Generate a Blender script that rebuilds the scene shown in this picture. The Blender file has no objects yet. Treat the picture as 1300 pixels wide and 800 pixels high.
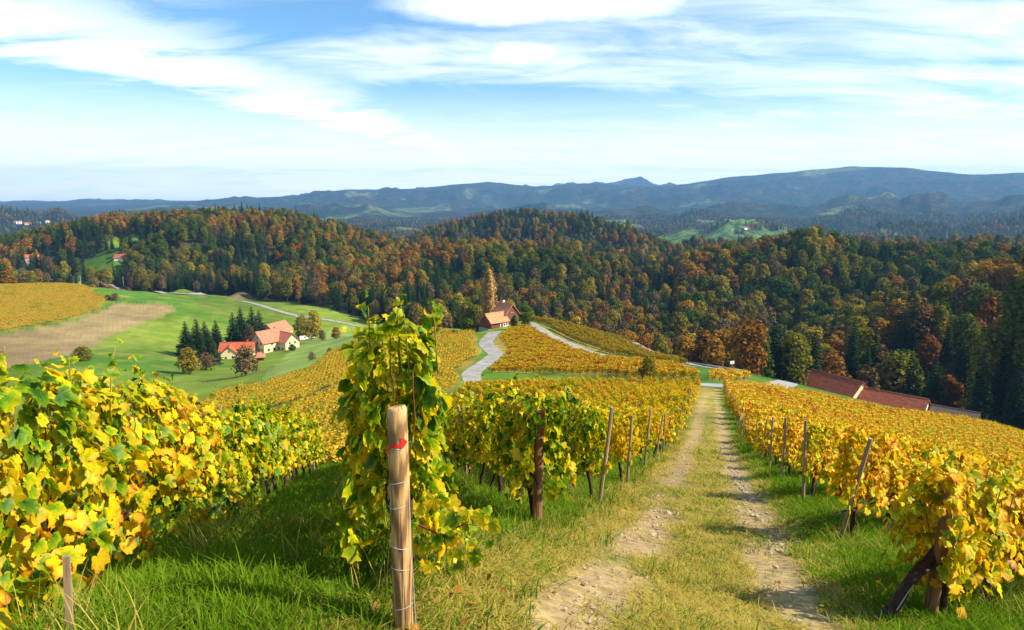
import bpy, math, random
import numpy as np
from mathutils import Matrix, Vector

R = math.radians
scene = bpy.context.scene
col = scene.collection
rng = np.random.default_rng(7)
random.seed(7)

# ------------------------------------------------------------------ camera, sky, sun, exposure
PITCH = R(9.95)
cam_d = bpy.data.cameras.new('camera'); cam = bpy.data.objects.new('camera', cam_d); col.objects.link(cam)
cam.location = (0, 0, 0); cam.rotation_euler = (R(90) - PITCH, 0, 0)
cam_d.sensor_width = 36; cam_d.lens = 24; cam_d.clip_start = 0.05; cam_d.clip_end = 60000
scene.camera = cam
SUN_AZ, SUN_EL = R(100), R(39)
SUN = Vector((math.sin(SUN_AZ)*math.cos(SUN_EL), math.cos(SUN_AZ)*math.cos(SUN_EL), math.sin(SUN_EL)))
sun_d = bpy.data.lights.new('sun', 'SUN'); sun = bpy.data.objects.new('sun', sun_d); col.objects.link(sun)
sun_d.energy = 5.0; sun_d.angle = R(0.6); sun_d.color = (1.0, 0.88, 0.68)
sun.rotation_euler = SUN.to_track_quat('Z', 'Y').to_euler()
sun.location = (60, 20, 60)
scene.view_settings.view_transform = 'Standard'
scene.view_settings.look = 'None'
scene.view_settings.exposure = 0.95
scene.view_settings.gamma = 1.0
scene.cycles.max_bounces = 6; scene.cycles.diffuse_bounces = 2; scene.cycles.transmission_bounces = 3
scene.cycles.glossy_bounces = 2; scene.cycles.volume_bounces = 0; scene.cycles.transparent_max_bounces = 4
scene.cycles.use_denoising = True

class NT:
    """tiny node-tree helper"""
    def __init__(s, tree): s.t = tree; s.n = tree.nodes; s.l = tree.links
    def add(s, typ, **kw):
        n = s.n.new(typ)
        for k, v in kw.items(): setattr(n, k, v)
        return n
    def put(s, sock, v):
        if isinstance(v, bpy.types.NodeSocket): s.l.new(v, sock)
        elif v is not None: sock.default_value = v
    def math(s, op, a, b=None, c=None, clamp=False):
        n = s.add('ShaderNodeMath', operation=op, use_clamp=clamp)
        for i, v in enumerate((a, b, c)): s.put(n.inputs[i], v) if v is not None else None
        return n.outputs[0]
    def vmath(s, op, a, b=None):
        n = s.add('ShaderNodeVectorMath', operation=op); s.put(n.inputs[0], a)
        if b is not None: s.put(n.inputs[1], b)
        return n.outputs[0]
    def noise(s, vec, scale, detail=3, rough=0.55, dist=0.0, out=0):
        n = s.add('ShaderNodeTexNoise'); s.put(n.inputs['Vector'], vec)
        n.inputs['Scale'].default_value = scale; n.inputs['Detail'].default_value = detail
        n.inputs['Roughness'].default_value = rough; n.inputs['Distortion'].default_value = dist
        return n.outputs[out]
    def ramp(s, fac, stops, interp='LINEAR'):
        n = s.add('ShaderNodeValToRGB'); n.color_ramp.interpolation = interp; s.put(n.inputs[0], fac)
        e = n.color_ramp.elements
        while len(e) < len(stops): e.new(0.5)
        for k, (p, c) in enumerate(stops):
            e[k].position = p; e[k].color = (c[0], c[1], c[2], 1) if not isinstance(c, (int, float)) else (c, c, c, 1)
        return n.outputs[0]
    def mix(s, fac, a, b, blend='MIX'):
        n = s.add('ShaderNodeMix', data_type='RGBA', blend_type=blend)
        s.put(n.inputs[0], fac)
        for sock, v in ((n.inputs[6], a), (n.inputs[7], b)):
            s.put(sock, (*v, 1) if isinstance(v, tuple) and len(v) == 3 else v)
        return n.outputs[2]
    def mrange(s, v, a, b, c=0.0, d=1.0, smooth=True):
        n = s.add('ShaderNodeMapRange', interpolation_type='SMOOTHSTEP' if smooth else 'LINEAR')
        s.put(n.inputs[0], v)
        for i, q in enumerate((a, b, c, d)): n.inputs[1+i].default_value = q
        return n.outputs[0]

world = bpy.data.worlds.new('World'); scene.world = world; world.use_nodes = True
w = NT(world.node_tree); w.n.clear()
sky = w.add('ShaderNodeTexSky', sky_type='NISHITA', sun_disc=False, sun_elevation=SUN_EL, sun_rotation=SUN_AZ,
            altitude=350, air_density=1.0, dust_density=0.6, ozone_density=2.2)
dirn = w.add('ShaderNodeTexCoord').outputs['Generated']
sep = w.add('ShaderNodeSeparateXYZ'); w.put(sep.inputs[0], dirn)
zz = w.math('ADD', w.math('MAXIMUM', sep.outputs[2], 0.0), 0.12)
px = w.math('DIVIDE', sep.outputs[0], zz); py = w.math('DIVIDE', sep.outputs[1], zz)
cmb = w.add('ShaderNodeCombineXYZ'); w.put(cmb.inputs[0], px); w.put(cmb.inputs[1], py)
plane = cmb.outputs[0]
# thin high cloud: stretched fibres over broad sheets, all on one cloud plane
rot = w.add('ShaderNodeMapping'); w.put(rot.inputs[0], plane)
rot.inputs['Rotation'].default_value = (0, 0, R(-62)); rot.inputs['Scale'].default_value = (0.34, 1.05, 1); rot.inputs['Location'].default_value = (3.1, 1.35, 0.4)
n_big = w.noise(rot.outputs[0], 1.0, 3, 0.5, 0.5)
rot2 = w.add('ShaderNodeMapping'); w.put(rot2.inputs[0], plane)
rot2.inputs['Rotation'].default_value = (0, 0, R(-50)); rot2.inputs['Scale'].default_value = (0.7, 1.5, 1); rot2.inputs['Location'].default_value = (1.7, 0.3, 0)
n_fib = w.noise(rot2.outputs[0], 1.6, 8, 0.62, 0.9)
cl = w.math('ADD', w.math('MULTIPLY', n_big, 0.62), w.math('MULTIPLY', n_fib, 0.48))
cl = w.mrange(cl, 0.45, 0.80)
low = w.math('SUBTRACT', 1.0, w.mrange(sep.outputs[2], 0.02, 0.17))            # sheets close up towards the horizon
cl = w.math('MAXIMUM', cl, w.math('MULTIPLY', low, w.mrange(n_fib, 0.30, 0.55, 0.72, 0.97)))
# two lens-shaped clouds
def lens_cloud(cx, cy, a, b, soft):
    wob = w.math('MULTIPLY', w.math('SUBTRACT', w.noise(plane, 3.0, 6, 0.62), 0.5), 2.2)
    dx = w.math('DIVIDE', w.math('SUBTRACT', px, cx), a); dy = w.math('DIVIDE', w.math('SUBTRACT', py, cy), b)
    d = w.math('ADD', w.math('POWER', dx, 2.0), w.math('POWER', dy, 2.0))
    d = w.math('ADD', d, wob)
    return w.math('SUBTRACT', 1.0, w.mrange(d, 1.0 - soft, 1.0 + soft))
cl = w.math('MAXIMUM', cl, w.math('MULTIPLY', lens_cloud(0.052, 3.16, 0.18, 0.17, 0.75), 0.85))
cl = w.math('MAXIMUM', cl, w.math('MULTIPLY', lens_cloud(0.08, 2.60, 0.50, 0.20, 0.7), 0.85))
bx_ = w.math('ADD', w.math('MULTIPLY', w.math('SUBTRACT', px, -1.8), 0.916), w.math('MULTIPLY', w.math('SUBTRACT', py, 2.54), -0.401))   # a long band of cirrus
bd = w.math('DIVIDE', w.math('ADD', bx_, w.math('MULTIPLY', w.math('SUBTRACT', n_fib, 0.5), 1.3)), 0.42)
band = w.math('SUBTRACT', 1.0, w.mrange(w.math('ABSOLUTE', bd), 0.15, 1.25))
cl = w.math('MAXIMUM', cl, w.math('MULTIPLY', band, w.mrange(n_fib, 0.28, 0.6, 0.45, 0.95)))
cl = w.math('MULTIPLY', cl, w.mrange(sep.outputs[2], -0.03, 0.01))
cloud_col = w.mix(w.mrange(sep.outputs[2], 0.0, 0.25), (12.5, 12.2, 12.0), (10.5, 10.8, 11.2))
blue = w.mix(1.0, sky.outputs[0], (0.84, 1.20, 1.38), 'MULTIPLY')
skycol = w.mix(w.math('MULTIPLY', cl, 0.92), blue, cloud_col)
bg = w.add('ShaderNodeBackground'); w.put(bg.inputs[0], skycol); bg.inputs[1].default_value = 0.075
wo = w.add('ShaderNodeOutputWorld'); w.put(wo.inputs[0], bg.outputs[0])

# ------------------------------------------------------------------ helpers
F_PX = 24/36*1300
CP, SP = math.cos(PITCH), math.sin(PITCH)
def P(u, v, t):
    """point seen at (u, v) of the 1300x800 frame, at optical depth t metres: used to survey the site"""
    a = (u-650)/F_PX; b = (v-400)/F_PX
    return np.array((a*t, (CP-b*SP)*t, -(SP+b*CP)*t))
def UV(p):
    t = p[1]*CP - p[2]*SP
    return 650+F_PX*p[0]/t, 400+F_PX*(-(p[1]*SP+p[2]*CP))/t, t

def tag(o, label=None, cat=None, group=None, kind=None):
    if label: o['label'] = label
    if cat: o['category'] = cat
    if group: o['group'] = group
    if kind: o['kind'] = kind
    return o
def link(o, parent=None):
    col.objects.link(o)
    if parent is not None: o.parent = parent
    return o
def empty(name, loc=(0, 0, 0), rz=0.0):
    o = bpy.data.objects.new(name, None); o.empty_display_size = 0.2
    o.location = loc; o.rotation_euler = (0, 0, rz); return link(o)
def mesh_np(name, V, F, mats=(), smooth=False, attrs=None):
    """V (n,3), F (m,k) -> mesh, quick"""
    V = np.ascontiguousarray(V, dtype=np.float32); F = np.ascontiguousarray(F, dtype=np.int32)
    me = bpy.data.meshes.new(name)
    me.vertices.add(len(V)); me.vertices.foreach_set('co', V.ravel())
    m, k = F.shape
    me.loops.add(m*k); me.loops.foreach_set('vertex_index', F.ravel())
    me.polygons.add(m); me.polygons.foreach_set('loop_start', np.arange(0, m*k, k, dtype=np.int32))
    for mt in mats: me.materials.append(mt)
    if smooth: me.polygons.foreach_set('use_smooth', np.ones(m, dtype=bool))
    me.update(calc_edges=True)
    if attrs:
        for nm, (typ, arr) in attrs.items():
            at = me.attributes.new(nm, typ, 'POINT')
            at.data.foreach_set('color' if typ == 'FLOAT_COLOR' else ('vector' if typ == 'FLOAT_VECTOR' else 'value'), np.ascontiguousarray(arr).ravel())
    return me
def obj(name, me, parent=None, loc=None, rot=None):
    o = bpy.data.objects.new(name, me)
    if loc is not None: o.location = loc
    if rot is not None: o.rotation_euler = rot
    return link(o, parent)

class MB:
    """collects polygons of one part"""
    def __init__(s): s.v = []; s.f = []
    def poly(s, pts, faces):
        n = len(s.v); s.v += [tuple(map(float, p)) for p in pts]; s.f += [tuple(i+n for i in f) for f in faces]; return s
    def box(s, x0, x1, y0, y1, z0, z1, M=None):
        pts = [(x, y, z) for z in (z0, z1) for y in (y0, y1) for x in (x0, x1)]
        if M is not None: pts = [M @ Vector(p) for p in pts]
        return s.poly(pts, [(0, 2, 3, 1), (4, 5, 7, 6), (0, 1, 5, 4), (2, 6, 7, 3), (0, 4, 6, 2), (1, 3, 7, 5)])
    def tube(s, pts, radii, n=8, cap=True, wob=0.0):
        pts = [Vector(p) for p in pts]; rings = []
        for i, p in enumerate(pts):
            d = (pts[min(i+1, len(pts)-1)] - pts[max(i-1, 0)]).normalized()
            a = d.cross(Vector((0.31, 0.95, 0.02))).normalized(); b = d.cross(a)
            base = len(s.v)
            for k in range(n):
                q = 2*math.pi*k/n; r = radii[i]*(1+wob*random.uniform(-1, 1))
                s.v.append(tuple(p + a*math.cos(q)*r + b*math.sin(q)*r))
            rings.append(base)
        for i in range(len(rings)-1):
            for k in range(n):
                k2 = (k+1) % n
                s.f.append((rings[i]+k, rings[i]+k2, rings[i+1]+k2, rings[i+1]+k))
        if cap:
            s.f.append(tuple(rings[-1]+k for k in range(n))); s.f.append(tuple(rings[0]+k for k in reversed(range(n))))
        return s
    def mesh(s, name, mat=None, smooth=False):
        me = bpy.data.meshes.new(name); me.from_pydata(s.v, [], s.f)
        if mat: me.materials.append(mat)
        if smooth:
            for p in me.polygons: p.use_smooth = True
        me.update(); return me
    def build(s, name, mat, parent=None, smooth=False, loc=None, rot=None):
        return obj(name, s.mesh(name, mat, smooth), parent, loc, rot)

def new_mat(name):
    m = bpy.data.materials.new(name); m.use_nodes = True
    t = NT(m.node_tree); t.n.clear()
    out = t.add('ShaderNodeOutputMaterial'); return m, t, out
def noise_mat(name, c1, c2, scale=6, rough=0.8, bump=0.2, stretch=(1, 1, 1), detail=5, coord='Object', spec=0.3, bdist=0.02):
    m, t, out = new_mat(name)
    mp = t.add('ShaderNodeMapping'); t.put(mp.inputs[0], t.add('ShaderNodeTexCoord').outputs[coord]); mp.inputs['Scale'].default_value = stretch
    f = t.noise(mp.outputs[0], scale, detail, 0.6, 0.3)
    c = t.ramp(f, [(0.3, c1), (0.7, c2)])
    b = t.add('ShaderNodeBsdfPrincipled'); t.put(b.inputs['Base Color'], c); b.inputs['Roughness'].default_value = rough
    b.inputs['Specular IOR Level'].default_value = spec
    bm = t.add('ShaderNodeBump'); bm.inputs['Strength'].default_value = bump; bm.inputs['Distance'].default_value = bdist
    t.put(bm.inputs['Height'], f); t.put(b.inputs['Normal'], bm.outputs[0]); t.put(out.inputs[0], b.outputs[0])
    return m
def leaf_mat(name, stops, spread=1.0, transl=0.45, clump=0.5, clump_scale=0.9, edge=True, gloss=0.012, bias=0.0):
    """foliage: each leaf its own colour from the ramp; neighbouring plants drift together"""
    m, t, out = new_mat(name)
    gi = t.add('ShaderNodeNewGeometry'); oi = t.add('ShaderNodeObjectInfo')
    r = t.math('FRACT', t.math('ADD', gi.outputs['Random Per Island'], oi.outputs['Random']))
    cn = t.math('SUBTRACT', t.noise(gi.outputs['Position'], clump_scale, 2, 0.5), 0.5)
    f = t.math('ADD', t.math('MULTIPLY', r, spread), t.math('MULTIPLY', cn, clump*2.4))
    f = t.math('ADD', f, t.math('MULTIPLY', t.math('SUBTRACT', t.noise(gi.outputs['Position'], 0.07, 2, 0.5), 0.5), 0.45))
    f = t.math('ADD', f, (1-spread)*0.5 + bias)
    if edge:
        at = t.add('ShaderNodeAttribute'); at.attribute_name = 'edge'
        f = t.math('ADD', f, t.math('MULTIPLY', t.math('SUBTRACT', at.outputs['Fac'], 0.55), 0.34))
    if edge: f = t.math('ADD', f, t.math('MULTIPLY', t.math('SUBTRACT', t.noise(gi.outputs['Position'], 42.0, 3, 0.6), 0.5), 0.42))
    c = t.ramp(f, stops)
    if edge: c = t.mix(t.math('MULTIPLY', t.mrange(t.noise(gi.outputs['Position'], 27.0, 4, 0.65), .60, .72), t.math('MULTIPLY', at.outputs['Fac'], .65)), c, (.22, .10, .015))
    r2 = t.math('FRACT', t.math('MULTIPLY', r, 17.31))
    hsv = t.add('ShaderNodeHueSaturation'); t.put(hsv.inputs['Color'], c); t.put(hsv.inputs['Value'], t.mrange(r2, 0, 1, 0.72, 1.22, False))
    c = hsv.outputs[0]
    d = t.add('ShaderNodeBsdfDiffuse'); t.put(d.inputs[0], c)
    tr = t.add('ShaderNodeBsdfTranslucent'); t.put(tr.inputs[0], t.mix(0.0, c, (1.0, 0.8, 0.05)))
    mx = t.add('ShaderNodeMixShader'); mx.inputs[0].default_value = transl; t.put(mx.inputs[1], d.outputs[0]); t.put(mx.inputs[2], tr.outputs[0])
    gl = t.add('ShaderNodeBsdfGlossy'); gl.inputs['Roughness'].default_value = 0.5; gl.inputs[0].default_value = (1, 1, 1, 1)
    mx2 = t.add('ShaderNodeMixShader'); mx2.inputs[0].default_value = gloss; t.put(mx2.inputs[1], mx.outputs[0]); t.put(mx2.inputs[2], gl.outputs[0])
    t.put(out.inputs[0], mx2.outputs[0]); return m

def gn_scatter(name, pts, rots, scls, idx, source_lists, label, cat):
    """one 'stuff' object: points that carry copies of the given objects' meshes"""
    pts = np.asarray(pts, dtype=np.float32)
    me = bpy.data.meshes.new(name); me.vertices.add(len(pts)); me.vertices.foreach_set('co', pts.ravel())
    for nm, typ, arr, key in (('rot', 'FLOAT_VECTOR', rots, 'vector'), ('scl', 'FLOAT_VECTOR', scls, 'vector'), ('idx', 'INT', idx, 'value')):
        at = me.attributes.new(nm, typ, 'POINT'); at.data.foreach_set(key, np.ascontiguousarray(arr, dtype=np.int32 if typ == 'INT' else np.float32).ravel())
    me.update(); o = obj(name, me); tag(o, label, cat, kind='stuff')
    g = bpy.data.node_groups.new(name, 'GeometryNodeTree')
    g.interface.new_socket('Geometry', in_out='INPUT', socket_type='NodeSocketGeometry'); g.interface.new_socket('Geometry', in_out='OUTPUT', socket_type='NodeSocketGeometry')
    n, l = g.nodes, g.links
    gi, go = n.new('NodeGroupInput'), n.new('NodeGroupOutput')
    def attr(nm, typ):
        a = n.new('GeometryNodeInputNamedAttribute'); a.data_type = typ; a.inputs[0].default_value = nm; return a.outputs[0]
    e2r = n.new('FunctionNodeEulerToRotation'); l.new(attr('rot', 'FLOAT_VECTOR'), e2r.inputs[0])
    scl, ix = attr('scl', 'FLOAT_VECTOR'), attr('idx', 'INT')
    m2p = n.new('GeometryNodeMeshToPoints'); l.new(gi.outputs[0], m2p.inputs[0])
    jo = n.new('GeometryNodeJoinGeometry')
    for src in source_lists:
        js = n.new('GeometryNodeJoinGeometry')
        for s in src:
            oi = n.new('GeometryNodeObjectInfo'); oi.transform_space = 'ORIGINAL'; oi.inputs[0].default_value = s; oi.inputs[1].default_value = True
            l.new(oi.outputs['Geometry'], js.inputs[0])
        ip = n.new('GeometryNodeInstanceOnPoints'); ip.inputs['Pick Instance'].default_value = True
        l.new(m2p.outputs[0], ip.inputs['Points']); l.new(js.outputs[0], ip.inputs['Instance']); l.new(ix, ip.inputs['Instance Index'])
        l.new(e2r.outputs[0], ip.inputs['Rotation']); l.new(scl, ip.inputs['Scale'])
        l.new(ip.outputs[0], jo.inputs[0])
    l.new(jo.outputs[0], go.inputs[0])
    md = o.modifiers.new('scatter', 'NODES'); md.node_group = g
    return o

# ------------------------------------------------------------------ terrain heights
def vnoise(x, y, seed=0):
    xi, yi = np.floor(x).astype(np.int64), np.floor(y).astype(np.int64); xf, yf = x-xi, y-yi
    def h(a, b):
        n = (a*374761393 + b*668265263 + seed*974634777) & 0xffffffff
        n = ((n ^ (n >> 13))*1274126177) & 0xffffffff
        return ((n ^ (n >> 16)) & 0xffff)/65535.0
    sx, sy = xf*xf*(3-2*xf), yf*yf*(3-2*yf)
    return (h(xi, yi)*(1-sx)+h(xi+1, yi)*sx)*(1-sy) + (h(xi, yi+1)*(1-sx)+h(xi+1, yi+1)*sx)*sy
def fbm(x, y, oct=4, seed=0, ridged=False):
    s = 0; a = 0.5; tot = 0
    for k in range(oct):
        n = vnoise(x*2**k+k*17.3, y*2**k-k*9.1, seed+k)
        if ridged: n = 1-np.abs(2*n-1)
        s = s + a*n; tot += a; a *= 0.5
    return s/tot
def sstep(x, a, b):
    t = np.clip((x-a)/(b-a), 0, 1); return t*t*(3-2*t)

CTRL = [ # survey of the home hill: u, v, depth
 (905,800,5.0),(898,720,7.9),(895,650,12.5),(893,560,38),(898,520,62),(903,490,104),
 (120,785,3.8),(300,683,7.4),(415,605,20),(512,805,3.6),(700,676,7.6),(545,590,27),
 (1158,778,6.3),(1045,682,10.5),(985,626,15.5),(1290,752,8.3),
 (650,560,40),(750,520,70),(700,500,95),(800,499,98),(600,510,90),
 (430,580,55),(470,520,95),(540,480,140),(560,450,180),(500,430,240),(400,500,140),(330,520,120),(300,500,170),
 (340,470,230),(280,470,290),(345,445,345),(300,452,340),(230,460,300),(420,450,290),(470,419,330),(510,412,325),(560,419,285),
 (580,426,235),(630,415,222),(612,450,180),(600,488,140),(730,440,190),(700,428,205),(760,430,215),(690,408,245),
 (800,437,228),(870,461,172),(905,470,138),(903,486,108),(960,477,158),(1000,485,165),
 (1000,497,118),(1100,517,132),(1200,538,135),(1300,560,135),(1200,610,60),(1300,640,45),(1100,580,45),(1000,540,60),
 (1090,523,212),(1150,533,215),(1220,545,218),(1300,560,225),
 (100,460,270),(60,440,320),(150,440,330),(130,377,440),(60,362,470),(0,362,470),(0,420,340),(220,392,425),(-150,352,460),(-100,440,300),
 (130,364,610),(300,382,560),(400,395,500),(220,372,600),(0,352,640),(-150,345,680),
]
pts = [P(*c) for c in CTRL]
def polar(deg, r, z): return np.array((math.sin(R(deg))*r, math.cos(R(deg))*r, z))
for d, r, z in [(-62,6,-3.3),(-60,30,-13),(-60,80,-36),(-60,200,-72),(-45,120,-50),(-42,60,-27),(-38,25,-11),(-90,6,-2.6),(-90,30,-8),(-90,100,-25),(-90,300,-60),
                (60,8,-4.6),(60,30,-13),(60,100,-40),(60,200,-75),(52,60,-24),(90,8,-4.2),(90,30,-11),(90,100,-30),(90,300,-75),
                (140,6,-1.0),(140,30,0),(140,120,8),(-140,6,-.6),(-140,30,2),(-140,120,12),(180,6,-.3),(180,30,5),(180,120,22),(-180,6,-.3),(-180,30,5),(-180,120,22),
                (180,400,30),(-180,400,30),(140,400,-10),(-140,400,-10),
                (0,1.5,-2.2),(45,1.5,-2.05),(-45,1.5,-1.95),(90,1.5,-1.95),(-90,1.5,-1.85),(180,1.5,-1.4),(-180,1.5,-1.4),
                (2,320,-70),(8,320,-80),(14,260,-72),(20,250,-74),(-8,380,-80),(30,280,-84),(38,290,-86),(-16,420,-84)]:
    pts.append(polar(d, r, z))
for d in (-60,-45,-30,-15,0,15,30,45,60,90,-90,120,-120): pts.append(polar(d, 720, -88 if abs(d) < 100 else -40))
pts = np.array(pts)
Z0 = -1.75
def lp(x, y):
    r = np.maximum(np.hypot(x, y), 0.3); return np.stack([np.arctan2(x, y), 0.6*np.log(r)], -1), r
def tps(d2): return 0.5*d2*np.log(d2+1e-12)
cq, cr = lp(pts[:, 0], pts[:, 1]); qv = (pts[:, 2]-Z0)/cr
n_ = len(pts); K = tps(((cq[:, None]-cq[None])**2).sum(-1)) + np.eye(n_)*2e-4
A_ = np.zeros((n_+3, n_+3)); A_[:n_, :n_] = K; A_[:n_, n_] = 1; A_[:n_, n_+1:] = cq; A_[n_:, :n_] = A_[:n_, n_:].T
SOL = np.linalg.solve(A_, np.concatenate([qv, np.zeros(3)]))

RIDGES = [ # crest lines as surveyed: (u, v of tree tops, distance), tree height, front width, back width, spur depth
 ('A', [(-500,330,1250),(0,306,1150),(60,294,1120),(130,281,1080),(200,273,1050),(280,267,1020),(340,266,1000),(400,276,980),(450,291,950),(520,312,900),(600,350,850),(680,420,800)], 15, 440, 260, 60),
 ('M', [(400,420,800),(470,318,780),(540,306,760),(600,302,740),(660,306,720),(720,302,700),(760,325,680),(820,332,650),(880,322,640),(940,312,640),(1024,292,650),(1060,297,650),(1100,312,650),(1200,316,680),(1500,318,700)], 18, 330, 170, 50),
 ('B', [(420,360,1500),(530,297,1500),(560,285,1480),(620,272,1450),(665,266,1450),(720,272,1450),(790,287,1430),(850,312,1400),(930,360,1400)], 16, 420, 250, 60),
 ('D', [(900,470,390),(940,440,395),(1000,402,400),(1080,362,410),(1160,327,420),(1240,304,430),(1300,289,430),(1500,270,430)], 18, 190, 120, 20),
 ('N', [(820,340,1350),(880,308,1400),(960,302,1450),(1060,305,1450),(1160,306,1450),(1300,302,1450),(1600,300,1450)], 14, 380, 250, 70),
 ('E', [(700,330,2600),(780,312,2600),(860,290,2600),(940,276,2600),(1000,283,2650),(1060,291,2700),(1130,284,2800),(1220,292,2900),(1300,284,3000),(1600,286,3000)], 10, 650, 420, 150),
 ('J', [(330,300,3700),(420,290,3700),(480,274,3700),(540,284,3700),(600,276,3700),(680,284,3700),(760,270,3800),(830,280,3800),(900,268,3900),(1000,278,3900),(1090,270,3900),(1200,280,3900),(1300,272,3900),(1600,276,3900)], 20, 800, 550, 210),
 ('F', [(-500,264,3600),(0,260,3600),(60,258,3600),(130,262,3600),(180,276,3500),(240,300,3500)], 20, 700, 700, 150),
 ('K', [(100,275,5200),(250,264,5200),(350,259,5200),(450,262,5200),(520,272,5100),(600,265,5000),(690,258,5000),(760,262,5000),(900,258,5000),(1000,262,5000),(1150,252,5000),(1300,262,5000),(1600,262,5000)], 8, 1300, 1000, 420),
 ('G', [(60,275,8600),(130,264,8600),(200,258,8600),(300,251,8600),(380,247,8600),(440,240,8600),(480,240,8600),(550,236,8600),(620,229,8600),(690,236,8600),(740,230,8600),(830,235,8600),(870,232,8600),(920,224,8600),(1000,217,8600),(1080,210,8600),(1150,211,8600),(1220,219,8600),(1300,217,8600),(1600,215,8600)], 8, 2700, 1500, 700),
 ('L', [(-500,256,11600),(0,256,11600),(100,254,11600),(190,253,11600),(260,256,11600),(700,235,11600),(800,227,11600),(850,229,11600),(900,240,11600)], 5, 2000, 1500, 300),
]
RD = []
for nm, cp, th, wf, wb, sd in RIDGES:
    ang, rad, ht = [], [], []
    for (u, v, r) in cp:
        p = P(u, v, 1.0); h = math.hypot(p[0], p[1]); ang.append(math.atan2(p[0], p[1])); rad.append(r); ht.append(p[2]/h*r - th)
    RD.append((nm, np.array(ang), np.array(rad, float), np.array(ht), wf, wb, sd))
def base_z(r): return np.interp(r, (0, 1000, 1700, 3400, 5000, 9000, 13500), (-88, -88, -160, -172, -140, -110, -94))
def rises(x, y):
    r = np.hypot(x, y); th = np.arctan2(x, y); out = []
    for k, (nm, ang, rad, ht, wf, wb, sd) in enumerate(RD):
        Rc = np.interp(th, ang, rad); Zc = np.interp(th, ang, ht) - base_z(Rc)
        if nm in 'EFKJ': Zc = Zc*(1+1.1*(fbm(th*26+k, th*0+k*3.3, 3, 61+k)-.5))
        Zc = np.maximum(Zc, 0)
        endf = sstep(th, ang[0]-0.06, ang[0]) * (1-sstep(th, ang[-1], ang[-1]+0.25))
        sc = sd*2.2
        nn = fbm(x/sc, y/sc, 4, 31+k, True)
        s = (r-Rc)/np.where(r < Rc, wf, wb)
        away = np.clip(np.abs(s)*2.0, 0, 1)
        wob = (nn-0.62)*1.15*away
        s = np.where(s < 0, s-wob, s+np.abs(wob))
        s = np.clip(s, -1, 1)
        kf = (1-s*s)**2 if nm in 'ABMDN' else (1-np.abs(s))**1.15*(1+0.15*np.abs(s))
        lump = 1 + 0.10*(fbm(x/(sc*0.6), y/(sc*0.6), 3, 77+k)-0.5)*np.clip(1-np.abs(s)*0.3, 0, 1)*away
        if nm in 'EFKGJ': lump = lump*(1-1.0*np.clip(.80-nn, 0, 1)*away)
        out.append(Zc*endf*kf*lump)
    return np.stack(out)
def H(x, y):
    x = np.asarray(x, float); y = np.asarray(y, float); shp = x.shape; x = x.ravel(); y = y.ravel()
    z = np.empty_like(x)
    for i in range(0, len(x), 60000):
        xs, ys = x[i:i+60000], y[i:i+60000]
        q, r = lp(xs, ys)
        far = r > 1000
        k = np.zeros_like(xs)
        m = ~far
        if m.any():
            d2 = ((q[m][:, None]-cq[None])**2).sum(-1)
            k[m] = tps(d2) @ SOL[:n_] + SOL[n_] + q[m] @ SOL[n_+1:]
        zn = Z0 + r*k
        W = sstep(r, 560, 800)
        base = np.where(np.abs(q[:, 0]) < 1.9, base_z(r), -40.0) + 5*(fbm(xs/260, ys/260, 3, 5)-0.5)
        z[i:i+60000] = np.where(far, base, zn*(1-W)+base*W) + np.where(r > 150, rises(xs, ys).max(0), 0.0)
    rr_ = np.hypot(x, y); fz_ = rr_ > 2300
    if fz_.any():
        xf, yf = x[fz_], y[fz_]; up = np.clip((z[fz_]-base_z(rr_[fz_]))/80, 0, 1)
        z[fz_] += 150*(fbm(xf/400, yf/400, 4, 431, True)-.64)*sstep(rr_[fz_], 2300, 3600)*up*(.10+.90*sstep(np.abs(rr_[fz_]-8600), 150, 900))
        z[fz_] += 300*(fbm(xf/1000, yf/1000, 5, 401, True)-.64)*sstep(rr_[fz_], 2300, 4800)*up*(.12+.88*sstep(np.abs(rr_[fz_]-8600), 150, 1000))
    near = np.exp(-np.hypot(x, y)/60)
    z += 0.05*(fbm(x/0.9, y/0.9, 3, 3)-0.5)*near + 0.4*(fbm(x/14, y/14, 3, 9)-0.5)*sstep(np.hypot(x, y), 6, 40)*(1-sstep(np.hypot(x, y), 300, 600))
    return z.reshape(shp)
def Hs(x, y): return float(H(np.array([x]), np.array([y]))[0])
def G(x, y, dz=0.0): return Vector((x, y, Hs(x, y)+dz))
def hit(u, v, t0=2.0, t1=3000.0):
    """where the sight line through (u, v) meets the ground"""
    t = np.geomspace(t0, t1, 2200); p = P(u, v, 1.0)[None]*t[:, None]
    d = p[:, 2]-H(p[:, 0], p[:, 1]); k = np.argmax(d < 0)
    if not (d < 0).any(): k = len(t)-1
    k = max(k, 1); f = d[k-1]/(d[k-1]-d[k]+1e-9); tt = t[k-1]+(t[k]-t[k-1])*f
    q = P(u, v, 1.0)*tt; return np.array((q[0], q[1], Hs(q[0], q[1])))
def gt(u, t):
    """ground point at column u, depth t"""
    x = (u-650)/F_PX*t; y = t*0.97
    for _ in range(6):
        z = Hs(x, y); y = (t+z*SP)/CP
    return np.array((x, y, Hs(x, y)))

ALPHA = R(16.8); SA, CA = math.sin(ALPHA), math.cos(ALPHA)
def lane(x, y): return x*CA-y*SA, x*SA+y*CA           # lateral, along
def from_lane(l, s): return l*CA+s*SA, -l*SA+s*CA

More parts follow.
